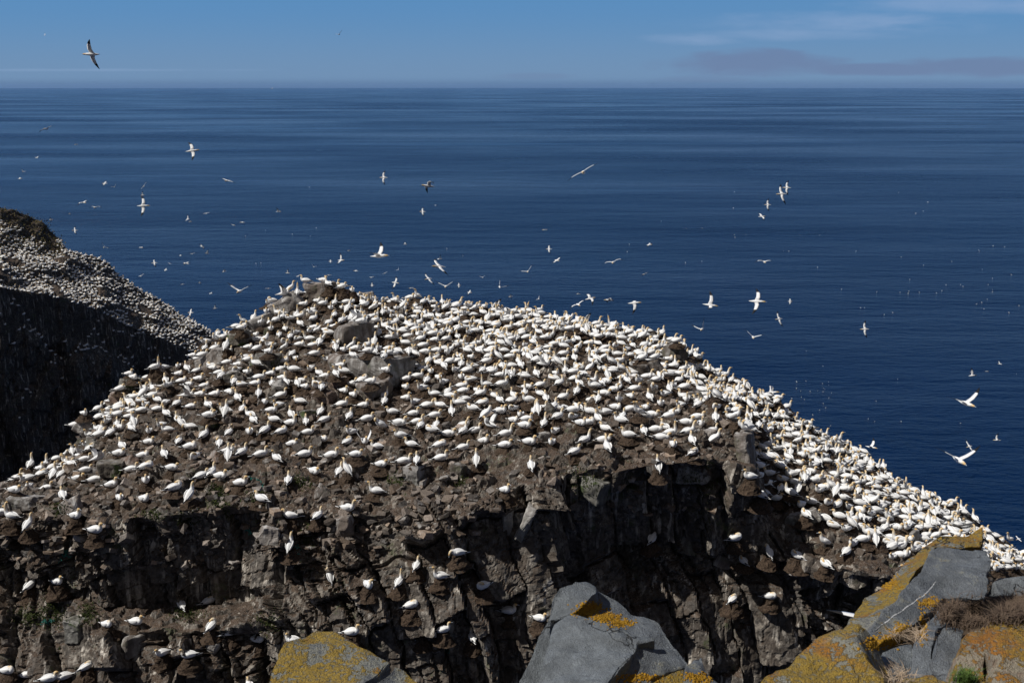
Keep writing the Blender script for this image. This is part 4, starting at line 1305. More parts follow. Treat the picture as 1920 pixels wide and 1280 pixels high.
# birds read off the photograph: (u, v of the body, facing R L A(way) T(oward), pose)
SEEN = [(27, 914, "R", "low"), (60, 903, "R", "alert"), (92, 906, "R", "alert"), (118, 924, "A", "low"), (22, 962, "L", "stretch"), (6, 953, "R", "stretch"),
 (59, 978, "A", "stand"), (147, 958, "R", "alert"), (183, 985, "R", "alert"), (120, 1075, "R", "alert"), (61, 1088, "A", "low"), (210, 904, "R", "alert"), (178, 895, "R", "low"),
 (147, 892, "R", "low"), (120, 881, "R", "alert"), (108, 876, "R", "alert"), (160, 876, "R", "low"), (163, 852, "R", "alert"), (223, 845, "R", "low"), (268, 849, "R", "preen"), (275, 870, "R", "sleep"),
 (325, 868, "R", "low"), (278, 892, "R", "alert"), (327, 910, "A", "preen"), (225, 928, "R", "alert"), (271, 931, "R", "preen"), (357, 928, "A", "stand"), (381, 883, "R", "low"),
 (397, 881, "A", "alert"), (413, 888, "R", "alert"), (451, 901, "R", "alert"), (429, 854, "A", "stand"), (489, 847, "R", "alert"), (521, 850, "A", "turned"), (571, 847, "R", "alert"), (622, 849, "R", "alert"),
 (589, 879, "R", "low"), (541, 897, "A", "alert"), (490, 931, "L", "low"), (548, 958, "L", "low"), (598, 958, "A", "alert"), (559, 1003, "A", "stand"), (618, 1079, "L", "standpreen"),
 (340, 1129, "A", "alert"), (392, 1122, "R", "sleep"), (205, 1160, "R", "sleep"), (255, 1161, "R", "alert"), (397, 1169, "R", "preen"), (433, 1181, "R", "low"), (483, 1194, "R", "low"), (552, 1190, "L", "turned"),
 (309, 1213, "L", "low"), (359, 1217, "L", "alert"), (167, 1239, "A", "sleep"), (14, 1253, "R", "sleep"), (52, 1260, "R", "low"), (97, 1262, "R", "low"), (126, 1257, "L", "alert"), (471, 1275, "L", "low"),
 (548, 827, "R", "low"), (604, 817, "R", "sleep"), (651, 824, "A", "preen"), (684, 822, "R", "wings"), (707, 832, "L", "alert"), (667, 847, "R", "low"), (653, 875, "A", "stand"), (637, 880, "R", "alert"),
 (716, 862, "R", "low"), (771, 828, "L", "alert"), (782, 858, "A", "alert"), (827, 854, "R", "alert"), (868, 834, "A", "alert"), (894, 862, "A", "stand"), (907, 820, "R", "alert"), (947, 830, "R", "low"),
 (992, 824, "R", "alert"), (1035, 824, "T", "low"), (1076, 839, "R", "low"), (996, 869, "A", "alert"), (947, 910, "R", "alert"), (840, 809, "R", "low"), (752, 807, "L", "low"), (707, 911, "L", "stretch"),
 (651, 948, "R", "stretch"), (859, 1032, "L", "down"), (782, 1051, "A", "alert"), (827, 1070, "L", "stretch"), (692, 1087, "T", "turned"), (749, 1081, "A", "sky"), (907, 1089, "L", "preen"),
 (772, 1130, "R", "sleep"), (840, 1154, "R", "alert"), (793, 1181, "R", "alert"), (887, 1186, "A", "alert"), (662, 1175, "R", "alert"), (954, 1141, "R", "alert"), (1011, 1149, "R", "alert"),
 (1232, 869, "A", "stand"), (1300, 843, "R", "sleep"), (1221, 1001, "R", "down"), (1376, 1000, "R", "sleep"), (1438, 1027, "A", "standpreen"), (1491, 1032, "A", "sleep"), (1393, 1046, "A", "sleep"),
 (1371, 1113, "R", "sleep"), (1441, 1108, "R", "sleep"), (1546, 1015, "L", "stand"), (1548, 1053, "A", "sleep"), (1404, 885, "L", "alert"), (1433, 886, "L", "low"), (1437, 901, "L", "sleep"), (1423, 914, "L", "alert"),
 (1478, 934, "A", "preen"), (1480, 914, "L", "stretch"), (1520, 935, "L", "preen"), (1508, 955, "A", "sleep"), (1573, 962, "L", "low"), (1595, 978, "A", "stand"), (1625, 969, "L", "low"), (1561, 979, "L", "sleep"),
 (1596, 1009, "L", "alert"), (1586, 1029, "R", "low"), (1641, 1010, "A", "stand"), (1722, 1017, "L", "sleep"), (293, 680, "A", "sky"), (430, 836, "R", "alert"), (449, 738, "A", "alert"),
 (497, 800, "R", "alert"), (530, 800, "A", "preen"), (546, 770, "A", "alert"), (456, 840, "A", "alert")]

YAW = {"R": 0, "A": 90, "L": 180, "T": 270}
rng = random.Random(77)
placed = []            # dicts: loc, yaw, pose, face, u, v, dep, seen
used_xy = []


def settle(x, y, z_hint, up=2.0):
    h = ALL_BVH.ray_cast(Vector((x, y, z_hint + up)), Vector((0, 0, -1)))
    return h[0], h[1]


nest_spots = []
for (u, v, f, pose) in SEEN:
    p, n = hit(u, v + 12, ALL_BVH)
    if p is None: continue
    steep = n.z < 0.62
    loc = p.copy()
    if steep:
        loc += Vector((0, -0.20, 0.0))
        for _ in range(8):                       # keep the bird on the outer lip of its ledge, not inside a joint
            q = loc + Vector((0, 0, .16))
            hh = ALL_BVH.ray_cast(Vector((0, 0, H0)), (q - Vector((0, 0, H0))).normalized())
            free = hh[0] is None or (hh[0] - Vector((0, 0, H0))).length > (q - Vector((0, 0, H0))).length - .05
            side = ALL_BVH.ray_cast(q, sun_dir)
            if free and (side[0] is None or (side[0] - q).length > .9 or _ > 4): break
            loc += Vector((-0.02, -0.11, 0.0))
    onb = n.z < 0.8 or v > 820
    if onb: nest_spots.append((loc.copy(), steep, u, v))
    loc = loc + Vector((0, 0, 0.04 if onb else 0.0))
    placed.append(dict(loc=loc, face=f, pose=pose, u=u, v=v, dep=project(loc)[2], seen=True))
    used_xy.append((loc.x, loc.y))


def region_radius(u, v):
    """Nest spacing in metres over the stack as the photograph shows it."""
    if u > 1395 or (u > 1310 and v < 760): return 0.43
    if v < 640: return 0.43 if u > 640 else 0.52
    if u > 760: return 0.49 + max(0, (v - 660)) / 170 * 0.13
    if u < 330 and v > 720 and u < 60 + (930 - v) * 1.35: return 0.44
    return 0.58 + max(0, v - 660) / 170 * 0.12


def scatter():
    cand = np.where((SROW > 4.75) & (SROW < 9.45))[0]
    order = rng.sample(list(cand), len(cand))
    cell = 0.6
    gridh = {}
    def key(x, y): return (int(math.floor(x / cell)), int(math.floor(y / cell)))
    for (x, y) in used_xy:
        gridh.setdefault(key(x, y), []).append((x, y))
    out = []
    for i in order[:90000]:
        x, y, z = SV[i]
        u, v, dep = project((x, y, z))
        if u < -60 or u > 1990: continue
        if u <= 330 and v > 905: continue
        if 330 < u <= 760 and v > 872: continue
        if 760 < u < 1395 and v > 846: continue
        if v > 1075: continue
        if u > 1380 and v > 945 + max(0, (u - 1480)) * 0.55 and u < 1700: continue
        r = region_radius(u, v) * rng.uniform(.85, 1.4) * (1.25 if v > 820 and u < 1395 else 1)
        kx, ky = key(x, y)
        ok = True
        for a in range(-2, 3):
            for b in range(-2, 3):
                for (qx, qy) in gridh.get((kx + a, ky + b), ()):
                    if (qx - x) ** 2 + (qy - y) ** 2 < r * r: ok = False; break
                if not ok: break
            if not ok: break
        if not ok: continue
        h, n = settle(x, y, z)
        if h is None or n.z < 0.42: continue
        gridh.setdefault((kx, ky), []).append((x, y))
        out.append((h, u, v, dep))
    return out


for (h, u, v, dep) in scatter():
    t = rng.random()
    face = "R" if t < .44 else "A" if t < .68 else "L" if t < .88 else "T"
    if u > 1395:
        face = "L" if t < .45 else "A" if t < .7 else "R" if t < .9 else "T"
    t = rng.random()
    pose = ("alert" if t < .40 else "low" if t < .60 else "preen" if t < .69 else "turned" if t < .76 else "stretch" if t < .85 else "sleep" if t < .905
            else "stand" if t < .94 else "standpreen" if t < .96 else "down" if t < .975 else "sky" if t < .987 else "wings")
    uu, vv, dd = project(h)
    placed.append(dict(loc=h + Vector((0, 0, .01)), face=face, pose=pose, u=uu, v=vv - 12, dep=dd, seen=False))

for b in placed:
    b["yaw"] = R(YAW[b["face"]] + rng.gauss(0, 34))
    b["scale"] = rng.uniform(.80, .95)
    b["roll"] = rng.gauss(0, .03); b["pitch"] = rng.gauss(0, .05)

# which of them are individuals: the 300 that show largest inside the frame, the seen ones first
inside = [b for b in placed if -10 < b["u"] < 1930 and b["v"] < 1285]
hidden = lambda b: (b["u"] > 1590 and b["v"] > 1035 and b["u"] < 1860)
inside.sort(key=lambda b: (hidden(b), not b["seen"], b["dep"]))
INDIV = inside[:300]
for b in INDIV: b["indiv"] = True
N_TOTAL = len(placed)

# ------------------------------------------------------------------ words that single a thing out by its neighbours
LAND += [("horned ridge", 1790, 1003), ("big orange rock", 1560, 1215), ("smooth front slate", 1100, 1200), ("yellow lichen slab", 620, 1215)]
ORD = ["nearest", "second", "third", "fourth", "fifth", "sixth", "seventh", "eighth", "ninth", "tenth", "eleventh", "twelfth", "thirteenth", "fourteenth", "fifteenth"]


def direction(dx, dy):
    if abs(dx) > 2.2 * abs(dy): return "right of" if dx > 0 else "left of"
    if abs(dy) > 2.2 * abs(dx): return "below" if dy > 0 else "above"
    return ("below and " if dy > 0 else "above and ") + ("right of" if dx > 0 else "left of")


def describe(items, lands):
    """items: dicts with 'what', u, v. Sets 'label' on each; ordinals count outward from the landmark."""
    groups = {}
    for it in items:
        best = min(lands, key=lambda l: ((l[1] - it["u"]) ** 2 + (l[2] - it["v"]) ** 2) if (l[1] - it["u"], l[2] - it["v"]) != (0, 0) else 1e9)
        d = direction(it["u"] - best[1], it["v"] - best[2])
        it["dist"] = math.hypot(it["u"] - best[1], it["v"] - best[2])
        groups.setdefault((it["what"], d, best[0]), []).append(it)
    for (what, d, land), g in groups.items():
        g.sort(key=lambda q: q["dist"])
        for k, it in enumerate(g):
            if len(g) == 1: it["label"] = f"{what} {d} the {land}"
            elif k == 0: it["label"] = f"{what}, the nearest one {d} the {land}"
            else: it["label"] = f"{what}, {ORD[min(k, 14)]} nearest {d} the {land}"


POSE_WORDS = {"alert": "sitting gannet", "low": "hunched gannet", "stretch": "long-necked gannet", "sky": "sky-pointing gannet", "down": "head-down gannet", "preen": "preening gannet",
              "turned": "gannet looking sideways", "sleep": "sleeping gannet", "wings": "gannet raising its wings", "stand": "standing gannet", "standpreen": "standing bowed gannet"}
FACE_WORDS = {"R": "facing right", "L": "facing left", "A": "facing away", "T": "facing forward"}
for b in inside:
    b["what"] = f"{POSE_WORDS[b['pose']]} {FACE_WORDS[b['face']]}"
describe(inside, LAND)


# ------------------------------------------------------------------ nests
M_NEST = mat_plain("nest_peat", (0.022, 0.015, 0.011), (0.085, 0.06, 0.042), 15.0, 0.95, 0.1, 1.0)


def nest_mesh(seed, top, base, h, dish=.03):
    nseg, nr = 22, 11
    V, F = [], []
    for j in range(nr):
        f = j / (nr - 1)
        r = base + (top - base) * f ** .8
        z = -h * (1 - f)
        for k in range(nseg):
            a = 2 * math.pi * k / nseg
            V.append((r * math.cos(a), r * math.sin(a), z))
    V.append((0, 0, -dish))
    P = np.array(V)
    s = seed * 5.1
    P = P + np.stack([fbm(P * 5 + s, 3, seed), fbm(P * 5 + s, 3, seed + 9), 0.5 * fbm(P * 6 + s, 3, seed + 17)], 1) * np.array([.09, .09, .05])
    for j in range(nr - 1):
        for k in range(nseg):
            a, b = j * nseg + k, j * nseg + (k + 1) % nseg
            F.append((a, b, b + nseg, a + nseg))
    for k in range(nseg):
        F.append(((nr - 1) * nseg + k, (nr - 1) * nseg + (k + 1) % nseg, nr * nseg))
    return P, F


def me_from(name, P, F, mat):
    me = bpy.data.meshes.new(name)
    me.from_pydata([tuple(p) for p in P], [], F)
    me.materials.append(mat)
    me.update()
    return me


NEST_TALL = [me_from("nest_tall", *nest_mesh(3 + k, .20, .50, .50), M_NEST) for k in range(4)]
NEST_LOW = [me_from("nest_low", *nest_mesh(13 + k, .22, .46, .22), M_NEST) for k in range(4)]
nests, stuffV, stuffF, soff = [], [], [], 0
for b in placed:
    n = settle(b["loc"].x, b["loc"].y, b["loc"].z, .6)
    b["steep"] = (n[0] is None) or (b["loc"].z - n[0].z > .25) or n[1].z < .6
    b["nest"] = b["seen"] or rng.random() < .62
    if not b["nest"]: continue
    top = b["loc"].z + (0.0 if b["seen"] else 0.07)
    b["loc"] = Vector((b["loc"].x, b["loc"].y, top))
    nests.append(b)
nests_in = sorted([b for b in nests if -10 < b["u"] < 1930 and b["v"] < 1285], key=lambda b: (hidden(b), b["dep"]))
for b in nests_in[:300]:
    b["nest_indiv"] = True
nest_items = []
for i, b in enumerate(nests_in):
    tall = b["steep"] or (b["seen"] and (b["v"] > 940) and rng.random() < .6)
    kind = "tall brown nest mound" if tall else "low brown nest mound"
    nest_items.append(dict(what=kind, u=b["u"], v=b["v"] + 14, b=b, tall=tall))
describe(nest_items, LAND)
for i, it in enumerate(nest_items):
    b = it["b"]
    s = rng.uniform(.72, .95)
    me = (NEST_TALL if it["tall"] else NEST_LOW)[i % 4]
    if b.get("nest_indiv"):
        o = bpy.data.objects.new("nest", me)
        col.objects.link(o)
        o.location = b["loc"] + Vector((0, 0, .015))
        o.rotation_euler = (rng.gauss(0, .06), rng.gauss(0, .06), rng.uniform(0, 6.28))
        o.scale = (s, s, s)
        tag(o, it["label"], "nest", "gannet nest mounds on the stack")
    else:
        P = np.array([v.co[:] for v in me.vertices]) * s
        a = rng.uniform(0, 6.28)
        P = P @ np.array(Matrix.Rotation(a, 3, 'Z')).T + np.array(b["loc"] + Vector((0, 0, .015)))
        stuffV.append(P); stuffF += [tuple(k + soff for k in p.vertices) for p in me.polygons]; soff += len(P)
if stuffV:
    tag(mesh_obj("nest_mounds", np.concatenate(stuffV), stuffF, M_NEST), "countless low brown nest mounds farther back on the top of the stack", "nests", "gannet nest mounds on the stack", "stuff")

# ------------------------------------------------------------------ the birds on the stack
def bird_matrix(b):
    m = Matrix.Translation(b["loc"]) @ Matrix.Rotation(b["yaw"], 4, 'Z') @ Matrix.Rotation(-b["pitch"], 4, 'Y') @ Matrix.Rotation(b["roll"], 4, 'X')
    return m @ Matrix.Diagonal((b["scale"],) * 3 + (1,))


cV, cF, cC, coff = [], [], [], 0
LOWN = {p: (np.array([tuple(v) for v in LOW[p][0]]), LOW[p][1], np.array([tuple(c) + (1,) for c in LOW[p][2]])) for p in POSES}
for b in placed:
    m = bird_matrix(b)
    if b.get("indiv"):
        o = bpy.data.objects.new("gannet", PM[b["pose"]])
        col.objects.link(o)
        o.matrix_world = m
        tag(o, b["label"], "gannet", "gannets nesting on the sea stack")
    else:
        V, F, C = LOWN[b["pose"]]
        M = np.array(m)
        cV.append(V @ M[:3, :3].T + M[:3, 3]); cF += [tuple(k + coff for k in f) for f in F]; cC.append(C); coff += len(V)
o = mesh_obj("gannet_colony", np.concatenate(cV), cF, M_BIRD, smooth=True, colors=np.concatenate(cC))
tag(o, "dense mass of smaller white gannets crowding the farther top of the stack", "gannets", "gannets nesting on the sea stack", "stuff")

# ------------------------------------------------------------------ the crowd on the far cliff
def far_crowd():
    r = random.Random(9)
    cand = np.where((FROW > 4.2) & (FROW < 9.35))[0]
    order = r.sample(list(cand), len(cand))
    grid, cell = {}, 1.0
    V0, F0, C0 = [], [], []
    off = 0
    tree = bvh_of([far])
    cnt = 0
    for rep in range(14):
        for i in order:
            x, y, z = FV[i]
            x += r.uniform(-.9, .9); y += r.uniform(-.5, .5)
            u, v, dep = project((x, y, z))
            if not (-40 < u < 430): continue
            row = FROW[i]
            sill = np.interp(u, [0, 105, 106, 210, 400], [0.26, .34, .10, .06, .02])      # grass along the skyline has no nests
            if row > 9.35 - sill * 4.6: continue
            cl = vnoise(np.array([[x * .16, y * .16, 0]]), 71)[0]
            if cl < -.35 and r.random() < .8: continue
            if row < 4.7 and r.random() < .985: continue
            if vnoise(np.array([[x * .45, y * .45, 5]]), 73)[0] < -.5: continue
            k = (int(x // cell), int(y // cell))
            rad = .52 * r.uniform(.8, 1.4)
            if any((qx - x) ** 2 + (qy - y) ** 2 < rad * rad for a in (-1, 0, 1) for b in (-1, 0, 1) for (qx, qy) in grid.get((k[0] + a, k[1] + b), ())): continue
            h = tree.ray_cast(Vector((x, y, z + 3)), Vector((0, 0, -1)))
            if h[0] is None or (h[1].z < .25 and r.random() < .8): continue
            grid.setdefault(k, []).append((x, y))
            p = r.choice(["alert", "low", "alert", "stretch", "preen", "sleep"])
            V, F, C = LOWN[p]
            M = np.array(Matrix.Rotation(r.uniform(0, 6.28), 3, 'Z')) * 1.05
            V0.append(V @ M.T + np.array(h[0])); F0.extend([tuple(q + off for q in f) for f in F]); C0.append(C); off += len(V)
            cnt += 1
        if cnt > 2600: break
    o = mesh_obj("far_gannet_colony", np.concatenate(V0), F0, M_BIRD, smooth=True, colors=np.concatenate(C0))
    tag(o, "far-off crowd of tiny white gannets on the shaded slope across the gully", "gannets", None, "stuff")
    return cnt


N_FAR = far_crowd()

# grass along the skyline of the far cliff
def far_grass():
    r = random.Random(19)
    V, F = [], []
    cand = [i for i in np.where((FROW > 6.6) & (FROW < 9.8))[0]]
    for i in r.sample(cand, min(len(cand), 9000)):
        x, y, z = FV[i]
        u, v, dep = project((x, y, z))
        if not (-60 < u < 112): continue
        if FROW[i] < 7.2 + max(0, u) * .004: continue
        for _ in range(3):
            q = Vector((x + r.uniform(-.8, .8), y + r.uniform(-.8, .8), z + r.uniform(-.1, .1)))
            a = r.uniform(0, 6.28); h = r.uniform(.12, .35)
            s = Vector((math.cos(a), math.sin(a), 0)) * .14
            b = len(V)
            V += [q - s, q + s, q + Vector((r.uniform(-.3, .3), r.uniform(-.3, .3), h))]
            F.append((b, b + 1, b + 2))
    o = mesh_obj("grass_cover", V, F, mat_plain("olive_grass", (0.06, 0.058, 0.022), (0.13, 0.105, 0.045), .6, bump=0))
    tag(o, "olive grass along the skyline of the far left cliff", "grass", kind="stuff")


far_grass()

# moss and weed on the stack
blades("moss", [(406, 931, 9, 13, 1), (352, 974, 12, 9, 1), (424, 957, 8, 8, .6), (100, 1136, 12, 22, 1.2), (54, 1158, 14, 9, .8), (108, 955, 9, 7, .5), (858, 903, 8, 6, .5), (285, 968, 12, 8, .4),
                 (575, 1010, 8, 16, .5), (1090, 900, 20, 14, .7), (1320, 935, 20, 30, 1.2), (1180, 910, 12, 10, .6), (350, 1150, 18, 10, .5), (500, 1170, 14, 12, .4), (740, 905, 10, 8, .4), (1290, 905, 14, 10, .6),
                 (565, 905, 16, 8, .5), (480, 930, 12, 8, .4), (520, 690, 8, 8, .4), (250, 725, 8, 8, .4), (165, 1150, 10, 10, .5)],
       mat_plain("moss_green", (0.022, 0.034, 0.008), (0.06, 0.075, 0.02), 6.0), "dark green moss and weed hanging on damp rock ledges of the stack", "moss",
       420, 0.10, .1, lean=1.0, wid=0.018, tree=ALL_BVH, seed=6)

# scraps of blue-green fishing net caught in the nests
M_NET = mat_plain("net_teal", (0.02, 0.14, 0.12), (0.05, 0.26, 0.22), 9.0, 0.6)
NETS = [(124, 1032, "longest teal net scrap, hanging down the left cliff corner"), (88, 1166, "teal net scrap under the mossy low block, lower left"), (484, 902, "teal net scrap in the peat left of the middle brow"),
        (545, 1034, "teal net scrap on the cliff right of the whitish cube"), (945, 934, "teal net scrap on top of the upright pale slab"), (836, 1208, "teal net scrap low in the shaded middle of the cliff"),
        (462, 988, "teal net scrap hanging left of the whitish cube")]
for i, (u, v, lab) in enumerate(NETS):
    r = random.Random(40 + i)
    V, F, C = [], [], []
    for k in range(7):
        uu, vv = u + r.gauss(0, 5), v + r.gauss(0, 4)
        pts = []
        for j in range(9):
            p, n = hit(uu, vv, ALL_BVH)
            if p is None: break
            p = p + n * r.uniform(.01, .06)
            pts.append((p.x, p.y, p.z, .010, .010, (0, 0, 0)))
            uu += r.gauss(0, 2.6); vv += r.gauss(1.4 if i in (0, 6) else .3, 2.2)
        if len(pts) > 3: tube(pts, 4, V, F, C)
    if V:
        tag(mesh_obj("net_scrap", V, F, M_NET), lab, "net scrap", "fishing net scraps caught on the stack")

# ------------------------------------------------------------------ birds on the wing
# u, v, span in photo px, pose, yaw, pitch, roll, what it looks like, short name
FLY = [
 (172, 102, 52, "glide", 180, 0, 58, "dark-winged gannet banking steeply against the sky at the upper left", "banking gannet in the sky"),
 (360, 283, 42, "glide", 20, 5, 42, "white gannet banking with one black wing tip up, over the sea at the left", "banking left-hand gannet"),
 (427, 339, 30, "glide", 250, 0, -14, "thin edge-on gannet gliding toward the camera, tilted up to the right", "thin tilted gannet"),
 (720, 333, 26, "glide", 175, 0, -72, "white gannet on its side with wings straight up and down, mid sea", "upright-winged gannet"),
 (804, 349, 46, "arch", 200, 8, 28, "brown-shadowed gannet with drooping dark wings, high in the middle of the sea", "dark drooping gannet"),
 (1094, 323, 66, "glide", 262, 0, 30, "large slim gannet gliding head-on with wings in one long slanting line", "long slanting gannet"),
 (268, 386, 38, "glide", 10, 0, 58, "bright white gannet on edge turning right, above the far left cliff", "bright turning gannet"),
 (156, 380, 24, "arch", 330, 0, 10, "white gannet with spread wings left of the bright turning gannet", "spread-wing gannet"),
 (179, 389, 24, "arch", 270, 0, 0, "gannet with wings arched down like an umbrella near the far left cliff", "umbrella gannet"),
 (87, 242, 30, "glide", 265, 0, 20, "thin gannet high at the far left, wings in a shallow slant", "far-left thin gannet"),
 (710, 480, 64, "vee", 345, 4, 10, "large gannet with both wings raised and tail fanned, above the summit", "raised-wing gannet"),
 (824, 500, 54, "glide", 215, 8, -24, "large gannet gliding left above the crowd with black trailing wing tip", "left-gliding gannet"),
 (824, 486, 20, "vee", 40, 0, -30, "small white gannet just above the large left-gliding one", "small vee gannet"),
 (804, 523, 32, "glide", 225, 0, -36, "mid-sized gannet banking with a dark raised wing near the summit crowd", "banking summit gannet"),
 (836, 537, 42, "vee", 268, 0, 4, "gannet coming head-on with shallow raised wings over the skyline crowd", "head-on gannet"),
 (1150, 492, 46, "arch", 258, 0, 16, "grey-white gannet with bowed wings over the middle of the sea", "bowed-wing gannet"),
 (990, 509, 34, "vee", 265, 0, 28, "small dark-edged gannet with wings in a crooked vee", "crooked vee gannet"),
 (450, 546, 52, "vee", 264, 0, -2, "wide head-on gannet skimming left of the summit with wings nearly flat", "skimming gannet"),
 (937, 538, 36, "up", 95, 0, 42, "white gannet with one wing straight up, just over the skyline crowd", "one-wing-up gannet"),
 (1084, 571, 38, "arch", 285, 0, 24, "pale gannet with translucent wings, leftmost of the row over the right skyline", "pale row gannet"),
 (1106, 560, 38, "arch", 20, 5, 20, "gannet with a brown-tipped bent wing, second in the row over the right skyline", "second row gannet"),
 (1142, 563, 34, "arch", 195, 5, 18, "gannet with a black underwing patch, third in the row over the right skyline", "third row gannet"),
 (1189, 568, 44, "down", 355, 4, 30, "white gannet with one black-tipped wing pressed down, rightmost of the skyline row", "wing-down gannet"),
 (1331, 572, 50, "vee", 352, -8, 34, "big white gannet heading right with its black-tipped far wing raised", "far-wing-up gannet"),
 (1419, 565, 54, "glide", 340, 0, 44, "big white gannet spread flat with black-tipped wings, right of the middle", "flat-spread gannet"),
 (1317, 617, 46, "up", 248, 0, 34, "gannet with a thin wing held high, close over the right shoulder of the stack", "high thin-winged gannet"),
 (1412, 632, 42, "vee", 262, 0, -14, "head-on gannet with shallow vee wings, right of the stack shoulder", "shallow vee gannet"),
 (1461, 598, 30, "glide", 205, 0, -56, "grey gannet tilted on edge right of the flat-spread one", "tilted grey gannet"),
 (1622, 617, 30, "glide", 185, 0, -68, "gannet on edge with wings up and down, alone over the right sea", "lone on-edge gannet"),
 (1433, 491, 36, "arch", 268, 0, 0, "gannet with wings arched down evenly, over the right sea", "even arched gannet"),
 (1466, 364, 38, "glide", 195, 0, -58, "lower of two crossing gannets, slanting with black tips, upper right", "lower crossing gannet"),
 (1476, 352, 26, "glide", 170, 0, -70, "upper of two crossing gannets, small with a black tip up", "upper crossing gannet"),
 (1440, 384, 22, "glide", 178, 0, -70, "small gannet with wings vertical below the crossing pair", "vertical small gannet"),
 (1428, 406, 26, "glide", 15, 0, 22, "small white gannet stretched flat, lowest under the crossing pair", "stretched flat gannet"),
 (1811, 756, 72, "vee", 288, 0, 8, "large gannet heading right with a long brown-tipped wing raised, far right", "long-winged right gannet"),
 (1797, 862, 84, "vee", 274, 0, 0, "largest flying gannet, wings raised in a wide vee, at the lower right", "largest vee gannet"),
 (1633, 838, 38, "vee", 320, 0, 6, "white gannet landing beside the right flank with wings half raised", "landing gannet"),
 (1818, 837, 28, "glide", 210, 0, -44, "small slanting gannet above the largest one at lower right", "small slanting gannet"),
 (1870, 825, 24, "up", 180, 0, -24, "small gannet with one dark wing up at the right edge", "right-edge gannet"),
 (1823, 704, 26, "up", 10, 0, 28, "small bright gannet with wing up above the long-winged one", "bright wing-up gannet"),
 (1446, 736, 48, "arch", 345, 8, 26, "grey-brown winged gannet skimming the right flank crowd with tail lifted", "flank-skimming gannet"),
 (116, 551, 14, "vee", 300, 0, 10, "tiny gannet wings up before the dark far cliff", "cliff-front gannet"),
 (22, 411, 16, "vee", 320, 0, 0, "tiny gannet over the grassy far cliff top", "grass-top gannet"),
 (20, 431, 26, "glide", 275, 0, 4, "flat-winged gannet crossing the far cliff slope below the grass", "far-slope gannet"),
 (1630, 1161, 88, "glide", 268, 0, -9, "gannet mostly hidden behind the orange rock, one white wing showing", "half-hidden gannet"),
]
SMALL = [(84, 66, 6), (636, 65, 14), (510, 166, 5), (197, 344, 13), (214, 351, 12), (270, 349, 16), (143, 271, 9), (68, 296, 9), (44, 322, 9), (37, 335, 10), (268, 366, 10), (352, 411, 12), (357, 416, 8),
         (387, 400, 12), (437, 422, 12), (455, 417, 13), (521, 397, 14), (793, 397, 16), (816, 385, 6), (1022, 431, 14), (1030, 467, 16), (1044, 488, 18), (1217, 459, 15), (1209, 514, 14), (747, 505, 10),
         (741, 530, 20), (697, 520, 11), (698, 535, 10), (639, 488, 20), (759, 458, 9), (378, 462, 13), (338, 479, 7), (361, 476, 11), (389, 475, 11), (290, 493, 14), (318, 494, 7), (350, 494, 16), (264, 464, 10),
         (195, 463, 14), (265, 517, 13), (311, 506, 9), (343, 533, 9), (375, 530, 7), (395, 550, 9), (404, 578, 11), (436, 537, 9), (421, 509, 11), (503, 541, 12), (358, 586, 15), (141, 432, 13), (131, 401, 6),
         (860, 535, 10), (1085, 551, 10), (1481, 565, 11), (1875, 682, 10), (1850, 696, 8), (1752, 735, 8), (1768, 722, 8), (1674, 847, 9), (1910, 1010, 14), (95, 412, 10), (558, 518, 8), (618, 516, 12), (1925, 676, 8), (1303, 605, 6), (668, 508, 13), (722, 512, 12), (772, 540, 14), (588, 500, 11), (655, 470, 9), (905, 520, 12), (880, 548, 13), (958, 556, 12), (1010, 560, 11), (620, 490, 10), (540, 512, 12)]
SKY_U = 160
items = []
r = random.Random(3)
for f in FLY:
    items.append(dict(u=f[0], v=f[1], span=f[2], pose=f[3], yaw=f[4], pitch=f[5], roll=f[6], label=f[7], big=True))
FL_LAND = [(f[8], f[0], f[1]) for f in FLY]
small_items = []
for (u, v, s) in SMALL:
    pose = r.choice(["glide", "vee", "arch", "vee", "glide"])
    where = "tiny white gannet" if s < 9 else "small white gannet"
    small_items.append(dict(u=u, v=v, span=s * 1.3, pose=pose, yaw=r.choice([10, 170, 200, 265, 340, 280, 190]) + r.gauss(0, 12), pitch=r.gauss(0, 5), roll=r.choice([-45, -25, 10, 25, 50, 0]), what=where, big=False))
describe(small_items, FL_LAND)
for it in small_items: it["label"] = it["label"].replace("gannet,", "flying gannet,", 1) if "gannet," in it["label"] else it["label"].replace("gannet ", "flying gannet ", 1)
for it in items + small_items:
    d = FPX * 1.72 / it["span"]
    if it.get("label", "").startswith("gannet mostly hidden"): d = 24.0
    o = bpy.data.objects.new("flying_gannet", FM[it["pose"]])
    col.objects.link(o)
    p = Vector((0, 0, H0)) + ray(it["u"], it["v"]).normalized() * d
    o.matrix_world = Matrix.Translation(p) @ Matrix.Rotation(R(it["yaw"]), 4, 'Z') @ Matrix.Rotation(-R(it["pitch"]), 4, 'Y') @ Matrix.Rotation(R(it["roll"]), 4, 'X')
    tag(o, it["label"], "gannet", "gannets in flight over the sea")

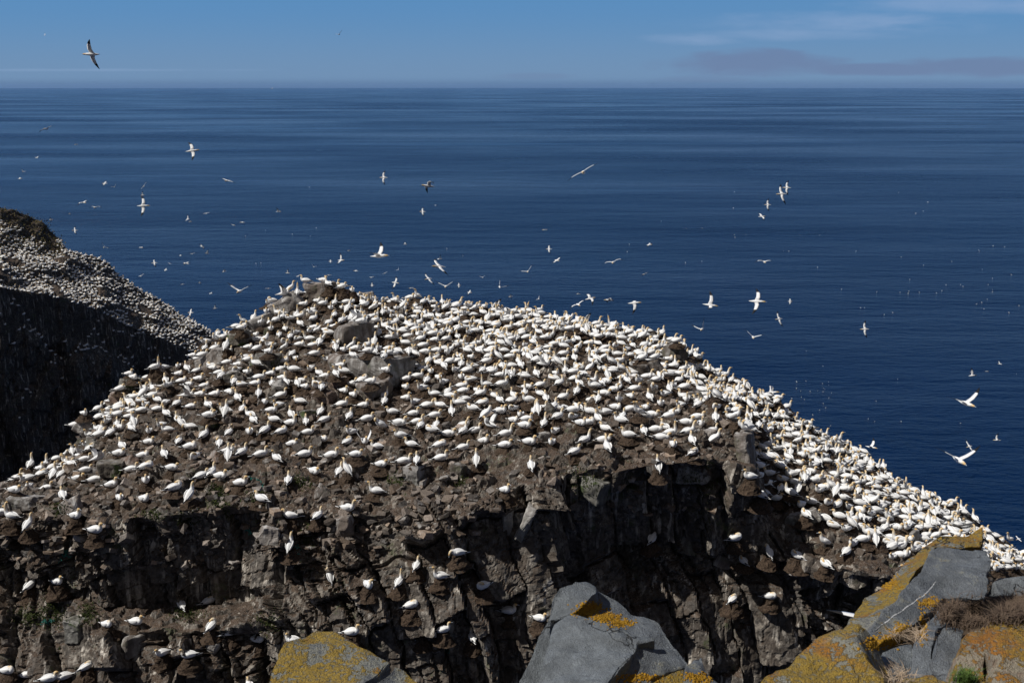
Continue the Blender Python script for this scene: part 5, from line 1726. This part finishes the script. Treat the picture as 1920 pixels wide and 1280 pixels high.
# ------------------------------------------------------------------ birds resting on the water, a pixel or two each
def floating():
    V, F, C = [], [], []
    tube([(-.30, 0, .06, .02, .02, WHITE), (-.16, 0, .05, .10, .08, WHITE), (.06, 0, .05, .13, .11, WHITE), (.2, 0, .08, .08, .08, WHITE), (.24, 0, .2, .05, .05, WHITE), (.28, 0, .28, .05, .05, BUFF2), (.42, 0, .26, .01, .01, BILL)], 6, V, F, C)
    me = bird_mesh("floating_seabird", (V, F, C))
    r = random.Random(8)
    pts = [(1740, 379), (1717, 400), (1731, 396), (1685, 361), (1605, 471), (1500, 441), (1469, 471), (1479, 471), (1378, 445), (1399, 440), (1377, 360), (1537, 441), (1690, 482), (1785, 490), (1835, 469), (1862, 461),
           (1884, 463), (1837, 471), (1732, 497), (1706, 524), (1704, 546), (1703, 550), (1688, 548), (1724, 548), (1756, 549), (1766, 545), (1774, 534), (1801, 534), (1806, 537), (1853, 534), (1861, 543), (1861, 547), (1861, 522),
           (1851, 561), (1841, 567), (1831, 570), (1845, 579), (1614, 577), (1621, 577), (1674, 586), (1658, 590), (1892, 586), (1911, 573), (1897, 515), (1842, 505), (1533, 501), (1578, 542), (1644, 547), (1543, 686), (1512, 658),
           (1820, 697), (1683, 711), (1643, 752), (1906, 701), (1801, 793), (1557, 798), (1628, 785), (1640, 790), (1690, 790), (1240, 415), (1287, 429), (1317, 428), (1377, 440), (1176, 472), (1180, 458), (1316, 490), (1285, 492), (1375, 390),
           (580, 351), (498, 432), (548, 439), (582, 443), (460, 442), (593, 427), (480, 494), (489, 493), (868, 479), (838, 466)]
    for _ in range(22): pts.append((r.gauss(1528, 24), r.gauss(728, 16)))
    for (u, v) in pts:
        d = ray(u, v); k = -H0 / d.z
        p = Vector((d.x * k, d.y * k, 0.0))
        o = bpy.data.objects.new("seabird", me)
        col.objects.link(o)
        o.location = p
        o.rotation_euler = (0, 0, r.uniform(0, 6.28))
        s = min(1.2, max(0.7, k * ray(u, v).length / 650.0)) if (u < 1500 or v < 650) else 0.45
        o.scale = (s, s, s)
        tag(o, "tiny white seabird floating on the blue water", "seabird", "seabirds floating on the water")


floating()

# ------------------------------------------------------------------ sea air
def build_haze():
    bm = bmesh.new()
    bmesh.ops.create_cube(bm, size=1.0)
    m = bpy.data.materials.new("sea_air")
    m.use_nodes = True
    t = NT(m.node_tree)
    vol = t.n('ShaderNodeVolumePrincipled')
    vol.inputs['Color'].default_value = (0.33, 0.55, 0.95, 1)
    vol.inputs['Density'].default_value = HAZE
    vol.inputs['Anisotropy'].default_value = 0.0
    out = t.n('ShaderNodeOutputMaterial')
    t.link(vol.outputs[0], out.inputs['Volume'])
    o = bm_obj("haze", bm, m)
    o.scale = (76000, 76000, 140)
    o.location = (0, 0, 55)
    tag(o, "thin sea haze that softens the far horizon", "haze", kind="stuff")


HAZE = 0.00001
build_haze()
